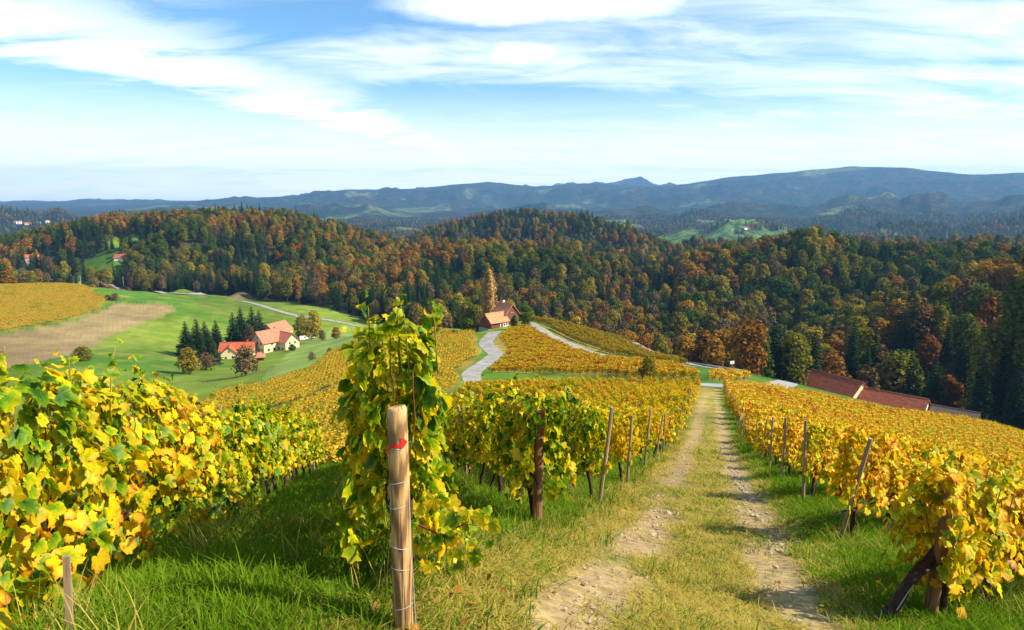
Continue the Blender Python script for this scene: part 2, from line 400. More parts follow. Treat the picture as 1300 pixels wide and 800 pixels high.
def in_poly(x, y, poly):
    x = np.asarray(x); y = np.asarray(y); c = np.zeros(x.shape, bool); n = len(poly)
    for i in range(n):
        (x1, y1), (x2, y2) = poly[i], poly[(i+1) % n]
        cond = ((y1 > y) != (y2 > y)) & (x < (x2-x1)*(y-y1)/((y2-y1) if y2 != y1 else 1e-9)+x1)
        c ^= cond
    return c
def catmull(pts, step=2.0):
    pts = [np.array(p[:2], float) for p in pts]; pts = [2*pts[0]-pts[1]]+pts+[2*pts[-1]-pts[-2]]; out = []
    for i in range(1, len(pts)-2):
        a, b, c, d = pts[i-1:i+3]; n = max(2, int(np.linalg.norm(c-b)/step))
        for k in range(n):
            t = k/n; out.append(0.5*((2*b)+(-a+c)*t+(2*a-5*b+4*c-d)*t*t+(-a+3*b-3*c+d)*t**3))
    out.append(pts[-2]); return np.array(out)
def dist_line(x, y, L):
    x = np.asarray(x, float).ravel(); y = np.asarray(y, float).ravel(); d = np.full(x.shape, 1e9)
    lo, hi = L.min(0)-40, L.max(0)+40; m = (x > lo[0]) & (x < hi[0]) & (y > lo[1]) & (y < hi[1])
    xs, ys = x[m], y[m]; dm = np.full(xs.shape, 1e9)
    for a, b in zip(L[:-1], L[1:]):
        ab = b-a; t = np.clip(((xs-a[0])*ab[0]+(ys-a[1])*ab[1])/(ab@ab+1e-9), 0, 1)
        dm = np.minimum(dm, np.hypot(xs-a[0]-ab[0]*t, ys-a[1]-ab[1]*t))
    d[m] = dm; return d
# ------------------------------------------------------------------ survey lines and field outlines
heart_road = catmull([hit(628,421,60), hit(617,435,60), hit(626,446,60), hit(629,450,60), hit(618,460,60), hit(602,471,60), hit(599,481,60), hit(612,489,60),
                      gt(655,127), gt(730,118), gt(800,112), gt(860,107), gt(903,105), gt(935,107), gt(968,114), gt(992,132), gt(1002,160)], 1.5)
branch_road = catmull([gt(668,232), gt(690,214), gt(704,205), gt(725,194), gt(754,178), gt(800,164), gt(845,149), gt(880,149), gt(908,153)], 1.5)
main_road = catmull([gt(730,330), gt(775,250), gt(800,228), gt(835,198), gt(870,174), gt(905,156), gt(960,157), gt(1000,166), gt(1050,188), gt(1110,205), gt(1200,235), gt(1350,290)], 2.0)
valley_road = catmull([hit(60,356,200), hit(150,367,200), hit(200,370,200), hit(247,373,200), hit(300,382,200), hit(340,391,200), hit(376,401,200), gt(430,470), gt(520,440)], 6.0)
farm_track = catmull([hit(376,401,200), hit(392,412,200), hit(400,420,200), hit(378,430,200), hit(355,440,200)], 3.0)
ROADS = [(heart_road, 2.1), (branch_road, 1.8), (main_road, 2.6), (valley_road, 2.6), (farm_track, 2.2)]
def px_poly(L, t0=30): return [tuple(hit(u, v, t0)[:2]) for u, v in L]
P_SLOPE = px_poly([(285,498),(330,493),(400,468),(440,440),(482,419),(555,420),(606,427),(607,437),(613,447),(597,464),(584,478),(575,494),(540,512),(500,560)], 40) + \
          [tuple(gt(480,60)[:2]), tuple(gt(435,34)[:2]), tuple(gt(330,40)[:2]), tuple(gt(230,70)[:2]), tuple(gt(180,130)[:2])]
P_STRIP = px_poly([(335,525),(400,500),(450,478),(462,480),(405,508),(345,534)], 40)
P_HEART = px_poly([(634,424),(668,418),(690,424),(722,440),(752,456)], 60) + [tuple(gt(u, t_)[:2]) for u, t_ in ((798,157),(842,142),(874,125),(884,112),(800,120),(755,134),(700,146))] + [tuple(gt(640,155)[:2])] + px_poly([(624,474),(640,460),(637,448),(626,436)], 60)
P_OUTER = [tuple(gt(u, t)[:2]) for u, t in ((672,244),(700,240),(770,236),(798,220),(832,192),(862,170),(878,152),(858,140),(800,166),(764,180),(730,198),(700,214))]
P_TRI = [tuple(gt(u, t)[:2]) for u, t in ((898,112),(902,121),(930,124),(965,128),(962,119),(930,112))]
P_GOLD = px_poly([(-120,366),(0,362),(60,360),(118,371),(134,380),(126,392),(90,404),(0,421),(-120,445)], 150)
P_BARE = px_poly([(-120,455),(0,425),(95,407),(136,392),(148,384),(218,388),(223,394),(205,402),(140,425),(95,450),(40,462),(-80,490)], 150)
P_BROWN = px_poly([(40,353),(120,353),(200,360),(300,371),(332,380),(300,380),(215,368),(130,362)], 300)
P_MOWN = px_poly([(330,488),(400,465),(440,438),(482,417),(520,412),(470,410),(425,416),(395,432),(350,462)], 150)
CLEAR = [] # clearings in the woods: (u, r, half-width deg, half-depth)
for u, r, dw, dr in ((130, 800, 3.6, 60), (165, 880, 2.0, 40), (95, 700, 2.5, 45), (585, 1340, 1.8, 50), (790, 760, 1.1, 30), (45, 830, 2.4, 45), (343, 975, 1.5, 26)):
    CLEAR.append((math.atan((u-650)/F_PX/CP), r, R(dw)*0.5, dr))
_ub = np.array([-400,150,300,430,500,560,640,700,780,850,900,960,1000,1100,1200,1300,1600]); _rb = np.array([760,690,625,520,460,400,330,320,300,262,232,225,228,262,262,250,235.])
_ab = np.arctan((_ub-650)/F_PX/CP)
_um = np.arctan((np.array([-400,340,420,470,880,900,1600])-650)/F_PX/CP); _rm = np.array([1260,1110,1150,1560,1560,1560,1560.])
def forest_far(th): return np.interp(th, _um, _rm)
def forest_mask(x, y):
    r = np.hypot(x, y); th = np.arctan2(x, y)
    m = (r > np.interp(th, _ab, _rb) + 14*(fbm(x/40, y/40, 2, 88)-0.5)) & (r < forest_far(th)) & (np.abs(th) < R(75))
    m &= ~((r > 800) & (th > R(11)) & (fbm(x/130, y/130, 3, 56) > .56))
    for ca, cr_, da, dr in CLEAR:
        m &= ((th-ca)/da)**2 + ((r-cr_)/dr)**2 > 1 + 0.5*(fbm(x/25, y/25, 2, 55)-0.5)
    for L, wd in ROADS[2:4]: m &= (dist_line(x, y, L) > 7).reshape(np.shape(x))
    return m

# ------------------------------------------------------------------ ground sheet
az = np.concatenate([np.linspace(-180, -52, 44), np.arange(-50, 50.01, 0.19), np.linspace(52, 180, 44)[:-1]])
rad = np.concatenate([np.geomspace(0.5, 1500, 400)[:-1], np.geomspace(1500, 9200, 170)[:-1], np.geomspace(9200, 13500, 14)])
TH, RR = np.meshgrid(R(1)*az, rad, indexing='ij'); GX, GY = np.sin(TH)*RR, np.cos(TH)*RR
GZ = H(GX, GY)
na, nr = GX.shape
V = np.stack([GX, GY, GZ], -1).reshape(-1, 3)
ii, jj = np.meshgrid(np.arange(na), np.arange(nr-1), indexing='ij'); i2 = (ii+1) % na
Fq = np.stack([ii*nr+jj, ii*nr+jj+1, i2*nr+jj+1, i2*nr+jj], -1).reshape(-1, 4)
x, y, r = V[:, 0], V[:, 1], np.hypot(V[:, 0], V[:, 1])
def cst(*c): return np.array(c)[None]
def lerp(a, b, f): return a*(1-f[:, None]) + b*f[:, None]
nA, nB, nC = fbm(x/9, y/9, 4, 11), fbm(x/90, y/90, 4, 12), fbm(x/1.1, y/1.1, 4, 13)
tint = lerp(cst(.060,.145,.010), cst(.14,.205,.02), sstep(nB, .35, .65))
tint = lerp(tint, cst(.22,.22,.05), 0.5*sstep(nA, .55, .75))
vine_floor = np.zeros(len(x), bool)
for pl in (P_SLOPE, P_HEART, P_OUTER, P_TRI): vine_floor |= in_poly(x, y, pl)
vine_floor &= ~in_poly(x, y, P_STRIP)
tint[vine_floor] = lerp(cst(.12,.14,.015), cst(.26,.20,.04), sstep(nA, .3, .7))[vine_floor]
m = in_poly(x, y, P_GOLD); tint[m] = lerp(cst(.20,.17,.02), cst(.30,.2,.02), nA)[m]
m = in_poly(x, y, P_BARE); tint[m] = lerp(cst(.20,.17,.07), cst(.27,.19,.09), nA)[m]
m = in_poly(x, y, P_BROWN); tint[m] = lerp(cst(.15,.10,.055), cst(.20,.14,.08), nA)[m]
m = in_poly(x, y, P_MOWN); tint[m] = lerp(cst(.15,.25,.04), cst(.20,.27,.06), nB)[m]
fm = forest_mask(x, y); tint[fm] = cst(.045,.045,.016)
# far hills: woods and meadows
far = (r > forest_far(np.arctan2(x, y))) & ~fm & (r > 1000)
wood = sstep(fbm(x/420, y/420, 5, 21) + 0.10*fbm(x/90, y/90, 3, 22), .26, .38)
wood = np.where((r > 2600) & (r < 6600), sstep(fbm(x/420, y/420, 5, 21) + 0.10*fbm(x/90, y/90, 3, 22), .36, .46), wood)
farc = lerp(lerp(cst(.10,.18,.04), cst(.17,.18,.06), nB), lerp(cst(.016,.032,.014), cst(.05,.042,.017), sstep(fbm(x/140, y/140, 4, 23), .4, .7)), wood)
tint[far] = farc[far]
th = np.arctan2(x, y)
green_hill = (r > 2050) & (r < 2900) & (th > R(10)) & (th < R(24)); gh = sstep(fbm(x/170, y/170, 3, 41), .36, .46)
tint[green_hill] = lerp(cst(.04,.055,.02), cst(.11,.20,.035), gh)[green_hill]
left_low = (r > 1850) & (r < 3100) & (th < R(-24)); tint[left_low] = lerp(cst(.05,.07,.025), cst(.15,.26,.06), sstep(fbm(x/220, y/120, 3, 43), .40, .5))[left_low]
# the track: dry verge, two bare ruts
l, s = lane(x, y); wv = 0.16*(fbm(s/3.0, s*0+3, 3, 61)-0.5) + 0.25*(fbm(s/11, s*0+8, 2, 62)-0.5)
on = (s > -30) & (s < 103)
dry = (1-sstep(np.abs(l+wv+.3), 1.2, 2.5))*on; tint = lerp(tint, lerp(cst(.29,.24,.05), cst(.42,.32,.09), nC), dry*0.85*(0.55+0.45*sstep(nA, .3, .6)))
rut = np.maximum(1-sstep(np.abs(l+wv+0.80), .16, .62), 1-sstep(np.abs(l+wv-0.80), .16, .60))*on
rut *= sstep(nC + 0.35*nA, .30, .58)*(1-0.55*sstep(s, 30, 95))
tint = lerp(tint, lerp(cst(.35,.255,.115), cst(.45,.335,.17), nC), rut)
side = on & (np.abs(l) > 1.2) & (r < 150) & ~vine_floor
V[:, 2] -= 0.05*rut*(r < 60)
RUT = rut
gm, t, out = new_mat('ground')
at = t.add('ShaderNodeAttribute'); at.attribute_name = 'tint'
pos = t.add('ShaderNodeNewGeometry').outputs['Position']
n1 = t.noise(pos, 7.0, 5, 0.65); n2 = t.noise(pos, 0.11, 5, 0.6); n3 = t.noise(pos, 0.012, 6, 0.62)
k = t.math('MULTIPLY', t.mrange(n1, .25, .75, .62, 1.35), t.math('MULTIPLY', t.mrange(n2, .3, .7, .8, 1.2), t.mrange(n3, .3, .7, .75, 1.25)))
vl = t.add('ShaderNodeVectorMath', operation='LENGTH'); t.put(vl.inputs[0], pos)
kf = t.mrange(t.noise(pos, .02, 5, .72), .36, .64, .40, 1.7)
mxk = t.add('ShaderNodeMix'); t.put(mxk.inputs[0], t.mrange(vl.outputs['Value'], 1200, 2200)); t.put(mxk.inputs[2], k); t.put(mxk.inputs[3], t.math('MULTIPLY', k, kf)); k = mxk.outputs[0]
cc = t.mix(1.0, at.outputs['Color'], k, 'MULTIPLY')
kc = t.add('ShaderNodeCombineColor')
for q in range(3): t.put(kc.inputs[q], k)
cc = t.mix(1.0, at.outputs['Color'], kc.outputs[0], 'MULTIPLY')
b = t.add('ShaderNodeBsdfPrincipled'); t.put(b.inputs['Base Color'], cc); b.inputs['Roughness'].default_value = 0.95; b.inputs['Specular IOR Level'].default_value = 0.1
b1 = t.add('ShaderNodeBump'); b1.inputs['Strength'].default_value = .6; b1.inputs['Distance'].default_value = .03; t.put(b1.inputs['Height'], n1)
fd = t.mrange(t.vmath('LENGTH', pos), 1500, 2500)
vm = t.add('ShaderNodeVectorMath', operation='LENGTH'); t.put(vm.inputs[0], pos); fd = t.mrange(vm.outputs['Value'], 1150, 1900)
b2 = t.add('ShaderNodeBump'); b2.inputs['Distance'].default_value = 60; t.put(b2.inputs['Strength'], fd); t.put(b2.inputs['Height'], t.noise(pos, 0.03, 5, 0.75)); t.put(b2.inputs['Normal'], b1.outputs[0])
t.put(b.inputs['Normal'], b2.outputs[0]); t.put(out.inputs[0], b.outputs[0])
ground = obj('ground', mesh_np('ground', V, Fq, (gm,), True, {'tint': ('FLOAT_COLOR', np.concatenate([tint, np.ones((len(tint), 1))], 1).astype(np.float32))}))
tag(ground, 'rolling grassy hills with a worn track running down to the road', 'ground', kind='structure')

# ------------------------------------------------------------------ roads
asphalt = noise_mat('asphalt', (.19,.185,.18), (.34,.325,.305), .35, .9, .15)
def road(name, L, hw, label, lift=0.06):
    d = np.gradient(L, axis=0); d /= np.linalg.norm(d, axis=1)[:, None]+1e-9; nrm = np.stack([d[:, 1], -d[:, 0]], -1)
    cols = 5; vs = []
    for k in range(cols):
        q = L + nrm*(hw*(k/(cols-1)*2-1) + (.22*(fbm(L[:, 0]/2.2+k*9, L[:, 1]/2.2, 2, 17)-.5)*2 if k in (0, cols-1) else 0*L[:, 0]))[:, None]; vs.append(np.stack([q[:, 0], q[:, 1], H(q[:, 0], q[:, 1])], -1))
    vs = np.array(vs); vs[:, :, 2] = np.maximum(vs[:, :, 2], vs[:, :, 2].mean(0)[None]-0.4) + lift
    n = len(L); Vr = vs.transpose(1, 0, 2).reshape(-1, 3)
    i, j = np.meshgrid(np.arange(n-1), np.arange(cols-1), indexing='ij')
    F = np.stack([i*cols+j, (i+1)*cols+j, (i+1)*cols+j+1, i*cols+j+1], -1).reshape(-1, 4)
    o = obj(name, mesh_np(name, Vr, F, (asphalt,), True)); tag(o, label, 'road', kind='structure'); return o
road('winding_road', heart_road, 2.1, 'pale asphalt lane winding through the vines to the cabin', 0.05)
road('side_road', branch_road, 1.7, 'pale asphalt lane curving down the far side of the vines', 0.10)
road('hill_road', main_road, 2.6, 'wider asphalt road running along the edge of the dark wood', 0.14)
road('valley_road', valley_road, 2.6, 'pale road along the valley floor beyond the farm', 0.25)
road('farm_track', farm_track, 1.8, 'short gravel drive beside the farmhouse', 0.20)
# ------------------------------------------------------------------ foliage materials and leaf shapes
VINE = [(0.0,(.025,.095,.003)),(0.20,(.10,.22,.004)),(0.36,(.26,.35,.005)),(0.50,(.50,.47,.005)),(0.64,(.74,.54,.006)),(0.80,(.82,.44,.006)),(0.93,(.56,.19,.006)),(1.0,(.26,.08,.01))]
m_mix = leaf_mat('vine_leaf_mixed', VINE, 0.64, 0.45, 0.34, 0.7, bias=-0.05)
m_lush = leaf_mat('vine_leaf_lush', VINE, 0.52, 0.48, 0.26, 1.3, bias=-0.07)
m_gold = leaf_mat('vine_leaf_gold', VINE, 0.46, 0.42, 0.32, 0.5, bias=0.185)
VOLD = [(0.0,(.07,.10,.01)),(0.3,(.27,.25,.012)),(0.6,(.50,.36,.015)),(0.85,(.58,.33,.015)),(1.0,(.26,.12,.015))]
m_old = leaf_mat('vine_leaf_dull_gold', VOLD, 0.55, 0.35, 0.5, 0.25)
m_mid = leaf_mat('vine_leaf_yellow', VINE, 0.50, 0.42, 0.36, 0.5, bias=0.135)
wood_dark = noise_mat('vine_bark', (.018,.011,.007), (.085,.05,.03), 30, .95, .8, (1, 1, .25))
stem_green = noise_mat('vine_shoot_stem', (.20,.16,.03), (.34,.26,.05), 20, .7, .1)
wood_cane = noise_mat('vine_cane', (.16,.04,.015), (.30,.10,.03), 20, .7, .2)
wood_post = noise_mat('post_wood', (.20,.13,.07), (.42,.31,.20), 22, .85, .5, (1, 1, .12))
wood_post2 = noise_mat('post_wood_red', (.13,.06,.025), (.32,.16,.07), 22, .85, .5, (1, 1, .12))
wire_m = noise_mat('wire', (.35,.35,.35), (.5,.5,.5), 5, .4, 0)

def grape_leaf(seed):
    g = np.random.default_rng(seed); ang, rd = [], []
    for a0, r0 in ((-152,.40),(-130,.68),(-112,.64),(-95,.78),(-78,.74),(-62,.70),(-48,.82),(-34,.88),(-19,.77),(-9,.86),(0,1.0),(9,.88),(19,.77),(34,.88),(48,.82),(62,.70),(78,.76),(95,.78),(112,.64),(130,.68),(152,.40)):
        ang.append(R(a0+g.uniform(-3, 3))); rd.append(r0*g.uniform(.88, 1.1))
    ang, rd = np.array(ang), np.array(rd)
    xy = np.stack([np.sin(ang)*rd, np.cos(ang)*rd+.18], -1)*.56
    c1, c2, f = g.uniform(-.9, .35), g.uniform(-.95, .15), g.uniform(-.2, .5)
    def zz(p): return c1*p[:, 0]**2 + c2*p[:, 1]**2 + f*np.abs(p[:, 0])
    ring = xy*0.5
    V = np.concatenate([[[0, .02]], ring, xy]); z = zz(V) + np.concatenate([[0], g.uniform(-.015, .015, len(ring)), g.uniform(-.06, .06, len(xy))])
    z[1:1+len(ring)] += np.where(np.arange(len(ring)) % 3 == 0, -.02, .015)
    n = len(ring); F = []
    for k in range(n-1):
        F += [(0, 1+k, 2+k), (1+k, 1+n+k, 2+n+k), (1+k, 2+n+k, 2+k)]
    e = np.concatenate([[0], np.full(n, .45), np.where(rd < .58, .8, 1.0)])
    return np.concatenate([V, z[:, None]], 1), np.array(F), e
def simple_leaf(seed):
    g = np.random.default_rng(seed)
    V = np.array([(0,-.02,0),(-.5,.12,.08),(-.34,.55,-.04),(0,.72,-.1),(.34,.55,-.04),(.5,.12,.08),(0,.3,0)]) + g.uniform(-.06, .06, (7, 3))
    return V, np.array([(6,0,1),(6,1,2),(6,2,3),(6,3,4),(6,4,5),(6,5,0)]), np.array([0,1,1,1,1,1,.3])
LEAF_HI = [grape_leaf(k) for k in range(5)]
def flat_leaf(L):      # same outline, single fan: for the mass of leaves
    v, f, e = L; n = (len(v)-1)//2; k = np.r_[0, n+1:2*n+1]; m = np.arange(1, n); return v[k], np.stack([m*0, m, m+1], 1), e[k]
LEAF_FAN = [flat_leaf(q) for q in LEAF_HI]
LEAF_LO = [simple_leaf(k) for k in range(4)]

def frames(normal, tip):
    n = normal/np.linalg.norm(normal, axis=1)[:, None]; t_ = tip - (tip*n).sum(1)[:, None]*n
    t_ /= np.linalg.norm(t_, axis=1)[:, None]+1e-9; xx = np.cross(t_, n); return np.stack([xx, t_, n], 1)   # rows: local axes
SHOOTS = []
def vine_leaves(n, L, g, hmin=.52, hmax=1.55, wd=.24, size=.125, shoots=3, droop=0.0):
    """leaf places on a trained vine: x along the row, y across, z up"""
    x = g.uniform(-L/2, L/2, n); q = g.beta(1.3, 1.15, n); z = hmin + (hmax-hmin)*q + g.normal(0, .035, n)
    z -= droop*(1-q)*g.uniform(0, 1, n)
    bul = 1 + .28*np.sin(x*5.1+g.uniform(0, 6)) + .22*np.sin(z*6.3+x*3+g.uniform(0, 6))
    sd = np.where(g.random(n) < .5, -1., 1.); y = sd*wd*np.sqrt(g.uniform(.08, 1, n))*bul*(1.18-.62*q)
    nrm = np.stack([g.normal(0, .45, n), sd*.85+g.normal(0, .4, n), .45+.9*(q > .85)+g.normal(0, .4, n)], 1)
    tip = np.stack([g.normal(0, .5, n), sd*.35+g.normal(0, .3, n), -1+g.normal(0, .35, n)], 1)
    pos = np.stack([x, y, z], 1); sz = size*g.uniform(.45, 1.3, n)
    SHOOTS.clear()
    for _ in range(shoots):
        m = int(g.integers(5, 9)); x0, y0 = g.uniform(-L/2, L/2), g.normal(0, wd*.5); hh = np.linspace(0, g.uniform(.12, .34), m)
        p = np.stack([x0+hh*g.uniform(-.5, .5), y0+hh*g.uniform(-.5, .5), hmax-.05+hh], 1); SHOOTS.append(p.copy()); p = p + g.normal(0, .03, (m, 3))
        pos = np.concatenate([pos, p]); sz = np.concatenate([sz, size*np.linspace(.9, .45, m)])
        nrm = np.concatenate([nrm, g.normal(0, .6, (m, 3))+[0, 0, .6]]); tip = np.concatenate([tip, g.normal(0, .7, (m, 3))+[0, 0, -.3]])
    return pos, frames(nrm, tip), sz
def leaf_mesh(name, pos, fr, sz, shapes, mat, g):
    Vs, Fs, Es, off = [], [], [], 0
    pick = g.integers(0, len(shapes), len(pos))
    for k, (lv, lf, le) in enumerate(shapes):
        m = pick == k
        if not m.any(): continue
        v = np.einsum('vj,njk->nvk', lv, fr[m])*sz[m][:, None, None] + pos[m][:, None]
        nv = len(lv); c = m.sum(); Vs.append(v.reshape(-1, 3)); Fs.append((lf[None]+np.arange(c)[:, None, None]*nv+off).reshape(-1, 3)); Es.append(np.tile(le, c)); off += c*nv
    return mesh_np(name, np.concatenate(Vs), np.concatenate(Fs), (mat,), False, {'edge': ('FLOAT', np.concatenate(Es).astype(np.float32))})
def trunk_mesh(seed, n=8, h=.62):
    random.seed(seed); mb = MB(); p = [Vector((0, 0, -.12))]; d = Vector((random.uniform(-.25, .25), random.uniform(-.12, .12), 0)); k = 6
    for i in range(1, k+1):
        p.append(Vector((d.x*i/k + random.uniform(-.02, .02), d.y*i/k+random.uniform(-.02, .02), -.12+(h+.12)*i/k)))
    mb.tube(p, [.045, .038, .034, .036, .032, .034, .040], n, True, .18)
    top = p[-1]
    for sgn in (-1, 1):
        mb.tube([top-Vector((0, 0, .03)), top+Vector((sgn*.14, 0, .05)), top+Vector((sgn*.36, random.uniform(-.03, .03), .07)), top+Vector((sgn*.6, 0, .05))], [.026, .018, .013, .008], 6, True, .15)
    return mb.mesh('trunk', wood_dark, True)
TRUNKS = [trunk_mesh(k) for k in range(6)]
MATS = {'mix': m_mix, 'lush': m_lush, 'gold': m_gold, 'mid': m_mid, 'old': m_old}
MIDV, LOWV = {}, {}
for key, mt in MATS.items():
    g = np.random.default_rng(100+len(key))
    MIDV[key] = [leaf_mesh('foliage', *vine_leaves(430, 1.3, g, hmin=.56, size=.145, shoots=5), LEAF_FAN[:4], mt, g) for _ in range(5)] if key != 'lush' else []
    LOWV[key] = [leaf_mesh('foliage', *vine_leaves(230, 1.3, g, hmin=.56, size=.20, shoots=4), LEAF_LO, mt, g) for _ in range(5)] if key != 'lush' else []
LEAF_ME = {}
for key, mt in MATS.items():
    LEAF_ME[key] = [mesh_np('leaf', v, f, (mt,), False, {'edge': ('FLOAT', e.astype(np.float32))}) for v, f, e in LEAF_HI]

# ------------------------------------------------------------------ vine rows on both sides of the track
def heading(azd): return math.sin(R(azd)), math.cos(R(azd))
rows = []
rows.append(dict(p=(-2.62, 2.6), az=-11.4, n=17, key='mix', hmin=.26, hmax=1.60, wd=.30, label='yellow and green grapevine in the row with orange leaves across shaded grass from arrow post', group='vines of the orange-tinged row'))
rows.append(dict(p=(-.66, 3.72), az=-11.4, n=19, key='lush', hmin=.45, hmax=1.66, wd=.27, label='lush yellow-green grapevine growing behind the post with the red arrow', group='vines of the row behind the arrow post'))
for k in range(24):
    l0, s0 = -1.75, 6.93+4.0*k
    rows.append(dict(p=from_lane(l0, s0), az=-11.4, n=105, key='mix' if k < 2 else 'mid', hmin=.60 if k else .68, hmax=1.6 if k == 0 else 1.55,
        label='green and yellow grapevine with bare trunk in the row next to the arrow post' if k == 0 else 'yellow grapevine in the block between track and winding road', group='vines of the row next to the arrow post' if k == 0 else 'vines between track and winding road', left=True, k=k))
for k in range(25):
    rows.append(dict(p=from_lane(1.95, 6.4+4.0*k), az=55 , n=110, key='gold' if k else 'mid', hmin=.54, hmax=1.42 if k == 0 else 1.5,
        label='golden grapevine in the row starting at the leaning dark trunk beside track' if k == 0 else 'golden-orange grapevine in the block between track and barns', group='vines of the row with leaning trunk' if k == 0 else 'vines between track and barns', right=True, k=k))
P_RIGHT_END = [tuple(gt(u, t_)[:2]) for u, t_ in ((985,131),(1100,153),(1200,158),(1300,158),(1450,155))]
P_RIGHT = [from_lane(1.0, 0), from_lane(1.0, 104)] + P_RIGHT_END + [(120, 20), (40, -5)]
plants, posts = [], []
def nth(k):
    w_ = ('first','second','third','fourth','fifth','sixth','seventh','eighth','ninth','tenth','eleventh','twelfth')
    return w_[k] if k < 12 else f"{k+1}{'st' if (k+1) % 10 == 1 and k != 10 else 'nd' if (k+1) % 10 == 2 and k != 11 else 'rd' if (k+1) % 10 == 3 and k != 12 else 'th'}"
def vine_label(rw, i):
    if rw.get('left'):
        if rw['k'] == 0: return f'green and yellow vine, {nth(i)} in from the track, row next to the arrow post'
        return f'yellow vine, {nth(i)} in from the track, {nth(rw["k"])} row past the row beside arrow post'
    if rw.get('right'):
        if rw['k'] == 0: return f'golden-green vine, {nth(i)} in from the leaning dark trunk by the track'
        return f'golden-orange vine, {nth(i)} in from the track, {nth(rw["k"])} row past the leaning trunk row'
    if rw['key'] == 'lush': return f'lush yellow-green vine, {nth(i)} behind the post with the red arrow'
    return f'yellow-green vine with orange leaves, {nth(i)} along the row across shaded grass from arrow post'
STEP = 1.12
for ri, rw in enumerate(rows):
    hx, hy = heading(rw['az']); n = rw['n']; sx = np.arange(n)*STEP
    X, Y = rw['p'][0]+hx*(sx+.25), rw['p'][1]+hy*(sx+.25)
    if rw.get('left'):
        ok = (X > -5.5-0.02*Y) & (Y < 116-0.12*X) ; ok &= dist_line(X, Y, heart_road) > 6
    elif rw.get('right'):
        ok = in_poly(X, Y, P_RIGHT); ok &= dist_line(X, Y, heart_road) > 3.6; ok &= dist_line(X, Y, main_road) > 4.2
    else: ok = np.ones(n, bool)
    Z = H(X, Y); Z2 = H(X+hx*.6, Y+hy*.6); Z1 = H(X-hx*.6, Y-hy*.6)
    for i in range(n):
        if not ok[i]: break
        u, v, t_ = UV((X[i], Y[i], Z[i]+1))
        if -170 < u < 1480 and t_ > .6:
            plants.append(dict(x=X[i], y=Y[i], z=Z[i], s=math.atan2(Z1[i]-Z2[i], 1.2), t=t_, u=u, v=v, row=rw, i=i, rz=math.atan2(hy, hx)))
        if i % 5 == 0 or i == 0:
            d = -.28 if i == 0 else .5
            posts.append(dict(x=X[i]+hx*d, y=Y[i]+hy*d, t=t_, u=u, v=v, end=i == 0, i=i, row=rw, ri=ri, hx=hx, hy=hy))
plants.sort(key=lambda p: p['t'])
N_IND = 300
g = np.random.default_rng(5)
LODSRC = {'mix': [], 'gold': [], 'mid': []}; TRSRC = []
stuff = {'mix': [], 'mid': [], 'gold': []}
leaf_total = 0
